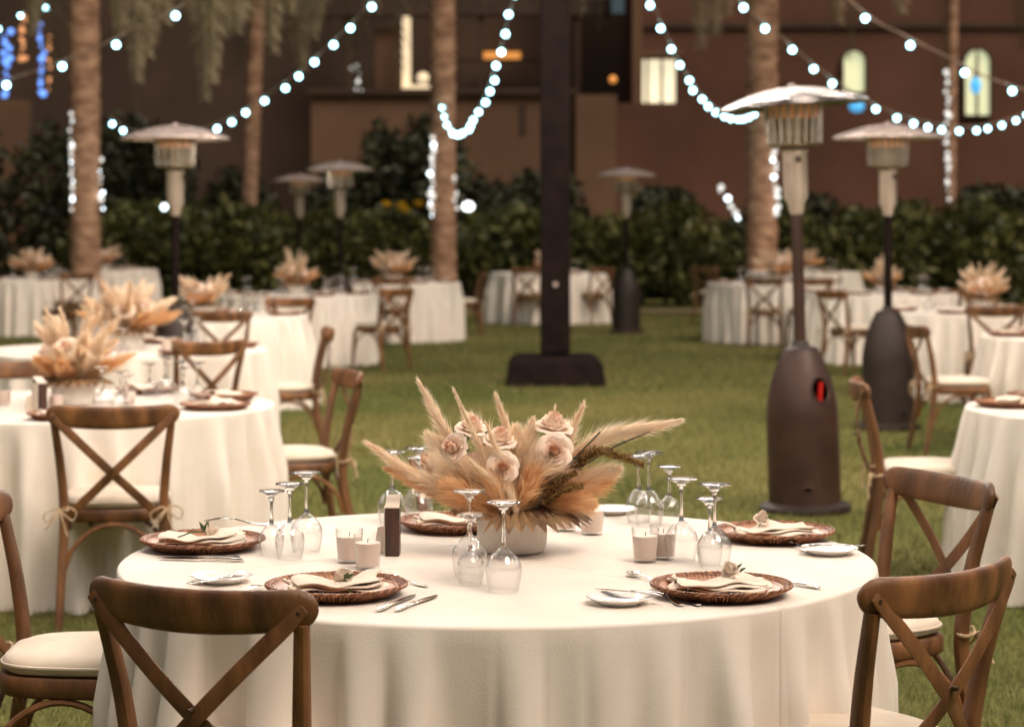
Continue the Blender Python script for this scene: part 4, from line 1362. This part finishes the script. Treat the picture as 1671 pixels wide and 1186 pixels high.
# ------------------------------------------------------------------ table ware
def glass_proto(h, br, fr):
    """stemmed glass standing upside down on its rim"""
    t = empty('wine_glass')
    bh = h * .50
    m2 = MB()
    prof = []
    for i in range(15):                               # rim (bottom) to the stem joint
        q = i / 14
        r_ = br * (.80 + .20 * math.sin(min(1, q / .55) * math.pi / 2)) if q < .5 else br * math.cos((q - .5) / .5 * math.pi / 2) ** .72
        prof.append((max(r_, .006), q * bh))
    lathe(m2, prof, n=32); m2.build('bowl', M['thin_glass'], t, angle=0)
    m2 = MB()
    tube_p = [(.0058, bh - .004), (.0045, bh + .012), (.0036, bh + .03), (.0034, h * .80), (.0042, h - .030), (.0075, h - .020)]
    lathe(m2, [(0, bh - .006)] + tube_p + [(0, h - .0195)], n=14); m2.build('stem', M['glass'], t, angle=0)
    m2 = MB()
    lathe(m2, [(0, h - .019), (.008, h - .019), (.014, h - .011), (fr * .72, h - .0055), (fr, h - .0035), (fr, h - .0010), (fr * .9, h), (.0, h - .001)], n=32); m2.build('foot', M['glass'], t, angle=0)
    return t
GL = {'big': glass_proto(.197, .040, .0375), 'mid': glass_proto(.182, .0355, .0345), 'small': glass_proto(.158, .031, .032)}
gu = {}
def put(protos, key, x, y, z, label, cat, group, rz=0.0):
    p = protos[key]
    o_ = p if not gu.get((id(protos), key)) else copy_tree(p)
    gu[(id(protos), key)] = True
    o_.location = (x, y, z); o_.rotation_euler.z = rz
    tag(o_, label, cat, group)
    return o_
GZ = TOPZ + .0005
def tpos(px, py, drop=CAMZ - TOPZ):
    y = FPX * drop / (py - 360)
    return px2w(px, y), y
for px, foot, kind, lb in [
        (443, 800, 'small', 'leftmost smallest upturned glass of the trio at the front table left side'),
        (473, 788, 'mid', 'middle upturned glass of the trio at the front table left side'),
        (500, 770, 'big', 'tallest rear upturned glass of the trio at the front table left side'),
        (766, 800, 'big', 'rear upturned glass of the trio in front of the flower bowl'),
        (768, 838, 'small', 'short front upturned glass of the trio in front of the flower bowl'),
        (822, 818, 'big', 'right upturned glass of the trio in front of the flower bowl'),
        (1112, 780, 'big', 'left upturned glass of the trio before the right rear charger'),
        (1166, 789, 'big', 'rear upturned glass of the trio before the right rear charger'),
        (1158, 812, 'small', 'short front upturned glass of the trio before the right rear charger'),
        (1059, 737, 'big', 'tall right upturned glass of the far trio right of the flowers'),
        (1042, 742, 'mid', 'left upturned glass of the far trio touching the drooping millet head'),
        (1092, 760, 'small', 'short upturned glass at the right of the far trio right of the flowers'),
        (640, 736, 'big', 'upturned glass behind the dark menu block'),
        (683, 730, 'big', 'tall upturned glass right of the menu block under the long plume'),
        (685, 745, 'mid', 'shorter upturned glass in front of the tall one right of the menu block')]:
    h = {'big': .197, 'mid': .182, 'small': .158}[kind]
    x, y = tpos(px, foot, CAMZ - TOPZ - h)
    put(GL, kind, x, y, GZ, lb, 'wine glass', 'upturned wine glasses on the front table')

# votive candles
def votive_proto():
    t = empty('votive_candle')
    m2 = MB(); lathe(m2, [(0, .0), (.026, .0), (.028, .003), (.0335, .080), (.0325, .081), (.0318, .079), (.0265, .008), (0, .006)], n=32); m2.build('cup', M['cup_glass'], t)
    m2 = MB(); lathe(m2, [(0, .0075), (.0262, .009), (.0302, .060), (.0290, .0625), (0, .0615)], n=32); m2.build('wax', M['wax'], t)
    m2 = MB(); tube(m2, [(0, 0, .060), (.001, 0, .072)], .0009, n=5); m2.build('wick', M['stem'], t)
    return t
VO = {'v': votive_proto()}
for px, py, lb in [(570, 918, 'pink votive candle behind the front left one'), (600, 929, 'front left pink votive candle beside the menu block'),
                   (966, 872, 'pink votive candle just right of the palm leaf'), (1053, 917, 'front right pink votive candle near the right rear glasses'),
                   (922, 866, 'votive candle half hidden under the palm leaf'), (1082, 912, 'votive candle close behind the front right one')]:
    x, y = tpos(px, py); put(VO, 'v', x, y, GZ, lb, 'candle', 'votive candles on the front table')

# menu block
def menu_proto():
    t = empty('menu_stand')
    m2 = MB()
    w, dp, h = .034, .075, .116
    vs = [(-w/2, -dp/2, 0), (w/2, -dp/2, 0), (w/2, dp/2, 0), (-w/2, dp/2, 0), (-w/2, -dp/2, h), (w/2, -dp/2, h), (w/2, dp/2, h + .022), (-w/2, dp/2, h + .022)]
    m2.add(vs, [(3, 2, 1, 0), (4, 5, 6, 7)] + [(i, (i + 1) % 4, (i + 1) % 4 + 4, i + 4) for i in range(4)])
    o_ = m2.build('block', M['dark_wood'], t, smooth=False); bv = o_.modifiers.new('bevel', 'BEVEL'); bv.width = .0012; bv.segments = 2
    m2 = MB()
    box(m2, (-w/2 - .0022, 0.002, h/2 + .002), (.003, dp - .004, h - .002)); 
    m2.build('card', M['card'], t, smooth=False)
    m2 = MB()
    vs = [(-w/2, -dp/2 + .001, h + .0006), (w/2, -dp/2 + .001, h + .0006), (w/2, dp/2, h + .0226), (-w/2, dp/2, h + .0226)]
    vs += [(a, b, c + .0015) for a, b, c in vs]
    m2.add(vs, [(3, 2, 1, 0), (4, 5, 6, 7)] + [(i, (i + 1) % 4, (i + 1) % 4 + 4, i + 4) for i in range(4)])
    m2.build('card_top', M['card'], t, smooth=False)
    m2 = MB()
    vs = [(-w/2 - .004, .02, 0), (-w/2 - .004, .028, 0), (-w/2 - .032, .02, 0), (-w/2 - .032, .028, 0), (-w/2 - .004, .02, .066), (-w/2 - .004, .028, .066), (-w/2 - .022, .02, .062), (-w/2 - .022, .028, .062)]
    m2.add(vs, [(0, 2, 6, 4), (1, 5, 7, 3), (4, 6, 7, 5), (2, 3, 7, 6)])
    m2.build('card_foot', M['card'], t, smooth=False)
    return t
ME = {'m': menu_proto()}
x, y = tpos(640, 908)
put(ME, 'm', x, y + .037, GZ, 'dark wooden menu block standing beside the votives on the front table', 'menu stand', 'menu blocks')
x, y = tpos(62, 673)
put(ME, 'm', x, y + .037, GZ, 'dark menu block beside the pampas on the second left table', 'menu stand', 'menu blocks', .5).scale = (1.15, 1.15, 1.05)

# rattan charger: woven rings
def charger_proto():
    t = empty('charger_plate')
    # body: woven rows of pegs following the flared profile
    prof = [(.105, .004), (.112, .006), (.120, .0105), (.128, .0155), (.136, .0195), (.1435, .0225), (.150, .024)]
    m2 = MB(); lathe(m2, [(0, .001), (.104, .001), (.108, .004), (.135, .016), (.149, .0205), (.149, .0225), (.135, .019), (.106, .008), (0, .006)], n=64)
    body = m2.build('woven_plate', M['rattan'], t)
    m2 = MB()
    for ri, (r_, z) in enumerate(prof):
        n = int(2 * math.pi * r_ / .0095)
        for k in range(n):
            a = 2 * math.pi * (k + .5 * (ri % 2)) / n
            c = Vector((r_ * math.cos(a), r_ * math.sin(a), z))
            tdir = Vector((-math.sin(a), math.cos(a), .12)); nd = Vector((math.cos(a) * .45, math.sin(a) * .45, 1)).normalized(); sd = Vector((math.cos(a), math.sin(a), .3))
            L_, W_, H_ = .0056, .0038, .0030
            m2.add([c - tdir * L_, c - sd * W_, c + tdir * L_, c + sd * W_, c + nd * H_, c - nd * H_ * 1.4], [(0, 1, 4), (1, 2, 4), (2, 3, 4), (3, 0, 4), (1, 0, 5), (2, 1, 5), (3, 2, 5), (0, 3, 5)])
    for ri, r_ in enumerate((.092, .08, .068, .056, .044)):
        n = int(2 * math.pi * r_ / .010)
        for k in range(n):
            a = 2 * math.pi * (k + .5 * (ri % 2)) / n
            c = Vector((r_ * math.cos(a), r_ * math.sin(a), .007))
            tdir = Vector((-math.sin(a), math.cos(a), 0)); sd = Vector((math.cos(a), math.sin(a), 0))
            m2.add([c - tdir * .0056, c - sd * .0045, c + tdir * .0056, c + sd * .0045, c + Vector((0, 0, .003))], [(0, 1, 4), (1, 2, 4), (2, 3, 4), (3, 0, 4)])
    o_ = m2.build('weave', M['rattan'], t, angle=30); o_['kind'] = 'stuff'
    # outside wall: upright canes under the rim
    m2 = MB()
    n = 110
    for k in range(n):
        a = 2 * math.pi * k / n
        pts = []
        for r_, z in ((.104, .001), (.118, .0045), (.134, .0125), (.150, .0205)):
            pts.append(Vector((r_ * math.cos(a), r_ * math.sin(a), z)))
        tube(m2, pts, .0026, n=5)
    o_ = m2.build('cane_rib', M['rattan'], t); o_['kind'] = 'stuff'
    m2 = MB()
    for q in range(2):
        pts = [((.151 + .0022 * math.cos(38 * a + q * math.pi)) * math.cos(a), (.151 + .0022 * math.cos(38 * a + q * math.pi)) * math.sin(a), .0225 + .0022 * math.sin(38 * a + q * math.pi)) for a in np.linspace(0, 2 * math.pi, 305)]
        tube(m2, pts, .0024, n=5, cap=False)
    m2.build('braided_rim', M['rattan'], t)
    for ch in t.children: ch.scale = (1, 1, 1.08)
    return t
CHG = {'c': charger_proto()}

def napkin_mesh(seed, w=.205, dpt=.11, layers=3):
    rr = random.Random(seed)
    m2 = MB()
    p1, p2, p3 = rr.random() * 6, rr.random() * 6, rr.random() * 6
    nx, ny = 30, 12
    def surf(u, v, k):
        x = (u - .5) * w * (1 - .05 * k) + .008 * math.sin(5 * v + p2 + 2 * k) + .006 * math.sin(k * 2.1 + p3)
        y = (v - .5) * dpt * (1 - .04 * k) + .010 * math.sin(3 * u * 2 + p1 + k * 1.3) + (u - .5) * .02 * (k - 1)
        z = .004 + k * .0062 + .0042 * math.sin(8 * u + p1 + 1.1 * k) * (.4 + v) * (.5 + .5 * k) + .0022 * math.sin(14 * u + 5 * v + p2) + .008 * max(0, u - .72) ** 1.2 * 6 * (.5 + .5 * math.sin(6 * v + p3)) * (k + 1) / layers
        return (x, y, z)
    for k in range(layers):
        vs, fs = [], []
        for sgn in (0, 1):
            for j in range(ny + 1):
                for i in range(nx + 1):
                    x, y, z = surf(i / nx, j / ny, k)
                    edge = min(i, nx - i, 1) * min(j, ny - j, 1)
                    th = (.0024 if edge else .0012)
                    vs.append((x, y, z + (th if sgn else -th)))
        q = (nx + 1) * (ny + 1)
        for j in range(ny):
            for i in range(nx):
                a = j * (nx + 1) + i
                fs.append((a, a + nx + 1, a + nx + 2, a + 1)); fs.append((a + q, a + 1 + q, a + nx + 2 + q, a + nx + 1 + q))
        bd = [i for i in range(nx + 1)] + [j * (nx + 1) + nx for j in range(1, ny + 1)] + [ny * (nx + 1) + i for i in range(nx - 1, -1, -1)] + [j * (nx + 1) for j in range(ny - 1, 0, -1)]
        for a, b in zip(bd, bd[1:] + bd[:1]): fs.append((a, b, b + q, a + q))
        m2.add(vs, fs)
    # rolled fold at one side joins the layers
    for k in range(layers - 1):
        P = [Vector(surf(0.0, v, k)) + Vector((-.001, 0, .0028)) for v in np.linspace(0, 1, 10)]
        sweep(m2, P, .007, .0078, up=(0, 0, 1), n=8)
    return m2.mesh('napkin', M['napkin'], smooth=True, angle=60)
NAP = [napkin_mesh(i) for i in range(4)]
PLATE = MB(); lathe(PLATE, [(0, .003), (.05, .003), (.06, .006), (.098, .0125), (.100, .0140), (.098, .0150), (.06, .0085), (.05, .006), (0, .006)], n=48)
PLATE_ME = PLATE.mesh('dinner_plate', M['porcelain'], angle=0)

def rosebud(loc, rot, label, white=True, leaf=True):
    t = empty('rosebud', loc)
    me = rose_mesh(.023, len(label) % 100, spread=.25, name='bud', material=M['petal_white'])
    b_ = link('bud', me, t); b_.rotation_euler = rot; b_.scale = (.85, .85, 1.15)
    q = Vector((0, 0, -1)); q.rotate(b_.rotation_euler)
    m2 = MB(); tube(m2, [q * .012, q * .05 + Vector((0, 0, .004)), q * .085 + Vector((0, 0, -.002))], .0018, n=6); m2.build('stem', M['leaf_green'], t)
    if leaf:
        m2 = MB()
        for k in range(3):
            a = -1.0 + k * 1.0
            dv = (q * .5 + Vector((math.sin(a + 1.2) * .8, -.3, .75))).normalized()
            s = dv.cross(Vector((0, 1, .3))).normalized() * .006
            p = q * .014
            m2.add([p, p + dv * .012 + s, p + dv * .034, p + dv * .012 - s, p + dv * .014 + Vector((0, -.003, 0))], [(0, 1, 4), (1, 2, 4), (2, 3, 4), (3, 0, 4)])
        m2.build('leaf', M['leaf_green'], t, smooth=False)
    tag(t, label, 'rosebud', 'rosebuds on the napkins')
    return t

# cutlery (lying along +Y, origin at the handle end)
def knife_proto(L=.215):
    t = empty('table_knife')
    hl = L * .46
    m2 = MB(); P = [(0, q * hl, .0045 + .001 * math.sin(q * 3)) for q in np.linspace(0, 1, 10)]
    sweep(m2, P, [.011, .015, .0155, .0145, .013, .012, .011, .0105, .010, .0115], [.005, .0075, .008, .0078, .0072, .007, .0065, .006, .006, .0065], n=12, e=2.4); m2.build('handle', M['steel'], t)
    m2 = MB(); P = [(.0015 * math.sin(q * 2), hl + q * (L - hl), .0045 - .0015 * q) for q in np.linspace(0, 1, 12)]
    sweep(m2, P, [.010, .013, .0155, .0172, .018, .0185, .0185, .018, .017, .0145, .010, .002], [.0035, .002, .0018, .0016, .0015, .0015, .0014, .0013, .0012, .0011, .001, .0008], n=8, e=2.2); m2.build('blade', M['steel'], t)
    return t
def fork_proto(L=.20):
    t = empty('table_fork')
    hl = L * .62
    zf = lambda y: .004 + .010 * math.sin(math.pi * min(1, max(0, (y - hl * .55) / (L - hl * .55)))) 
    m2 = MB(); P = [(0, q * hl, zf(q * hl)) for q in np.linspace(0, 1, 12)]
    sweep(m2, P, [.012, .017, .0175, .016, .013, .010, .0078, .0066, .006, .006, .0065, .009], .0034, n=10, e=2.2); m2.build('handle', M['steel'], t)
    m2 = MB(); P = [(0, hl + q * L * .15, zf(hl + q * L * .15)) for q in np.linspace(0, 1, 6)]
    sweep(m2, P, [.009, .015, .020, .0225, .0235, .0238], .0026, n=10, e=3)
    for k in range(4):
        x = -.0096 + .0064 * k
        Pt = [(x, hl + L * .145 + q * L * .235, zf(hl + L * .145 + q * L * .235)) for q in np.linspace(0, 1, 6)]
        tube(m2, Pt, [.0019, .0018, .0017, .0016, .0014, .0008], n=6)
    m2.build('tines', M['steel'], t)
    return t
def spoon_proto(L=.165):
    t = empty('teaspoon')
    hl = L * .68
    m2 = MB(); sweep(m2, [(0, q * hl, .003 + .010 * q * q * (1 - .4 * q)) for q in np.linspace(0, 1, 10)], [.010, .014, .013, .010, .008, .007, .006, .0055, .0055, .007], .003, n=8); m2.build('handle', M['steel'], t)
    m2 = MB(); vs, fs = [], []
    for i in range(7):
        for j in range(14):
            a = 2 * math.pi * j / 14; q = i / 6
            vs.append((.0155 * q * math.cos(a), hl + .023 + .024 * q * math.sin(a), .0035 + .006 * q * q + .003 * q * math.sin(a) * -.3))
    for i in range(6):
        for j in range(14): fs.append((i * 14 + j, i * 14 + (j + 1) % 14, (i + 1) * 14 + (j + 1) % 14, (i + 1) * 14 + j))
    m2.add(vs, fs); o_ = m2.build('spoon_bowl', M['steel'], t, angle=0); sm = o_.modifiers.new('thickness', 'SOLIDIFY'); sm.thickness = .0014
    return t
CUT = {'knife': knife_proto(), 'fork': fork_proto(), 'spoon': spoon_proto(), 'butter': knife_proto(.165)}
def cutlery(kind, px0, py0, px1, py1, label, z=0.0):
    """handle end -> tip, as seen on the table top"""
    x0, y0 = tpos(px0, py0, CAMZ - TOPZ - z); x1, y1 = tpos(px1, py1, CAMZ - TOPZ - z)
    ang = math.atan2(-(x1 - x0), (y1 - y0))
    nm = {'knife': 'knife', 'butter': 'knife', 'fork': 'fork', 'spoon': 'spoon'}[kind]
    put(CUT, kind, x0, y0, TOPZ + .0008 + z, label, nm, 'cutlery on the front table', ang)
cutlery('knife', 618, 999, 685, 968, 'left knife of the pair right of the front left charger')
cutlery('knife', 646, 999, 712, 973, 'right knife of the pair right of the front left charger')
cutlery('fork', 385, 985, 442, 950, 'outer fork left of the front left charger by the chair rail')
cutlery('fork', 420, 985, 487, 937, 'inner fork whose tines show above the front left charger')
cutlery('spoon', 697, 959, 660, 951, 'small spoon handle showing right of the front left charger')
cutlery('knife', 398, 917, 228, 913, 'front knife of the pair lying before the left charger')
cutlery('knife', 392, 912, 224, 908, 'rear knife of the pair lying before the left charger')
cutlery('fork', 445, 858, 330, 852, 'fork lying behind the left charger')
cutlery('knife', 1338, 962, 1240, 946, 'knife right of the front right charger')
cutlery('fork', 1140, 990, 1062, 945, 'right fork left of the front right charger')
cutlery('fork', 1112, 990, 1035, 948, 'left fork beside the front right bread plate')
cutlery('spoon', 1085, 955, 1016, 936, 'spoon lying behind the front right bread plate')
cutlery('fork', 1330, 906, 1256, 880, 'fork beside the rear right bread plate')
cutlery('fork', 760, 862, 700, 842, 'fork at the far side left of the flower bowl')
# bread plates with butter knives
BP = MB(); lathe(BP, [(0, .003), (.034, .003), (.037, .0), (.042, .0), (.045, .004), (.066, .013), (.070, .0155), (.069, .017), (.064, .0150), (.044, .0065), (0, .006)], n=48)
BP_ME = BP.mesh('bread_plate', M['porcelain'], angle=35)
bp = [(362, 950, 'white bread plate before the left charger', (400, 941, 318, 953)), (1010, 985, 'white bread plate left of the front right charger', (1082, 974, 1000, 966)),
      (1353, 904, 'white bread plate at the right rim of the front table', (1308, 895, 1398, 892)), (1000, 838, 'white bread plate at the far rim right of the flowers', None)]
for px, py, lb, kn in bp:
    x, y = tpos(px, py)
    o = link('bread_plate', BP_ME, None, (x, y, GZ)); tag(o, lb, 'plate', 'bread plates on the front table')
    if kn:
        cutlery('butter', *kn, 'butter knife resting on the ' + lb, z=.0172)

# place settings of the front table: charger, plate, napkin, rosebud
ST = [(549, 962, 'front left', .10, 0, (560, 936)), (1177, 962, 'front right', -.05, 1, (1190, 928)), (331, 887, 'left rim', .05, 2, (345, 862)),
      (1263, 872, 'rear right', .12, 3, (1243, 842)), (745, 856, 'far side', .0, 0, None)]
for px, py, nm, rz, k, rb in ST:
    x, y = tpos(px, py, CAMZ - TOPZ - .012)
    put(CHG, 'c', x, y, GZ, 'round brown rattan charger at the %s of the front table' % nm, 'charger plate', 'rattan chargers on the front table', k * 1.0)
    o = link('napkin', NAP[k], None, (x, y - .005, GZ + .0150)); o.rotation_euler.z = rz
    tag(o, 'folded cream napkin on the rattan charger at the %s of the front table' % nm, 'napkin', 'napkins on the front table')
    if rb:
        bxx = px2w(rb[0], y)
        up = {0: (R(62), 0, R(200)), 1: (R(30), R(-25), 0), 2: (R(80), 0, R(95)), 3: (R(25), R(12), 0)}[k]
        rosebud((bxx, y - .01, GZ + .046 + (.012 if k in (1, 3) else 0)), up, 'pale rosebud on the napkin at the %s of the front table' % nm)

# ware on the other tables
def side(a):
    k = int(round(math.degrees(a) / 45.0)) % 8
    return ('right', 'far right', 'far', 'far left', 'left', 'near left', 'near', 'near right')[k]
def dress(i, angs, ng, with_votive=True):
    x, y, ds = TB[i]
    rr = random.Random(400 + i)
    for q, a in enumerate(angs):
        ca, sa = math.cos(a), math.sin(a)
        cx, cy = x + .71 * ca, y + .71 * sa
        put(CHG, 'c', cx, cy, GZ, 'rattan charger, %s seat, %s' % (side(a), ds), 'charger plate', 'rattan chargers on the ' + ds, rr.random())
        o_ = link('napkin', NAP[q % 4], None, (cx, cy, GZ + .0150)); o_.rotation_euler.z = a + 1.57
        tag(o_, 'folded napkin, %s seat, %s' % (side(a), ds), 'napkin', 'napkins on the ' + ds)
        for g in range(ng):
            aa = a + .30 + .11 * g
            r_ = .50 + .06 * (g % 2)
            put(GL, ('big', 'mid', 'small')[g % 3], x + r_ * math.cos(aa), y + r_ * math.sin(aa), GZ, '%s upturned wine glass, %s seat, %s' % (('tallest', 'middle', 'shortest')[g % 3] if ng > 2 else ('taller', 'shorter')[g], side(a), ds), 'wine glass', 'glasses on the ' + ds)
    if with_votive:
        for k in range(3):
            a = (-.2, -1.57, 3.3)[k]
            put(VO, 'v', x + .28 * math.cos(a), y + .28 * math.sin(a), GZ, 'votive candle %s of the bowl, %s' % (('right', 'in front', 'left')[k], ds), 'candle', 'votives on the ' + ds)
dress(0, [R(-18), R(-80), R(-150), R(25), R(70), R(165)], 3)
dress(1, [R(-50), R(20), R(80), R(-110)], 3)
dress(2, [R(-60), R(10), R(90), R(-120)], 3)
for i in (3, 4, 10, 11, 12): dress(i, [R(-60), R(-120), R(0), R(180), R(60)], 2, False)
for i in (5, 6, 7, 13): dress(i, [R(-60), R(-125), R(60)], 2, False)
dress(8, [R(172), R(215), R(130)], 2)
dress(9, [R(180), R(230), R(130)], 2, False)

# drop prototypes nobody placed
for o in list(bpy.data.objects):
    if o.parent is None and o.type == 'EMPTY' and 'label' not in o:
        for c in list(o.children_recursive): bpy.data.objects.remove(c)
        bpy.data.objects.remove(o)
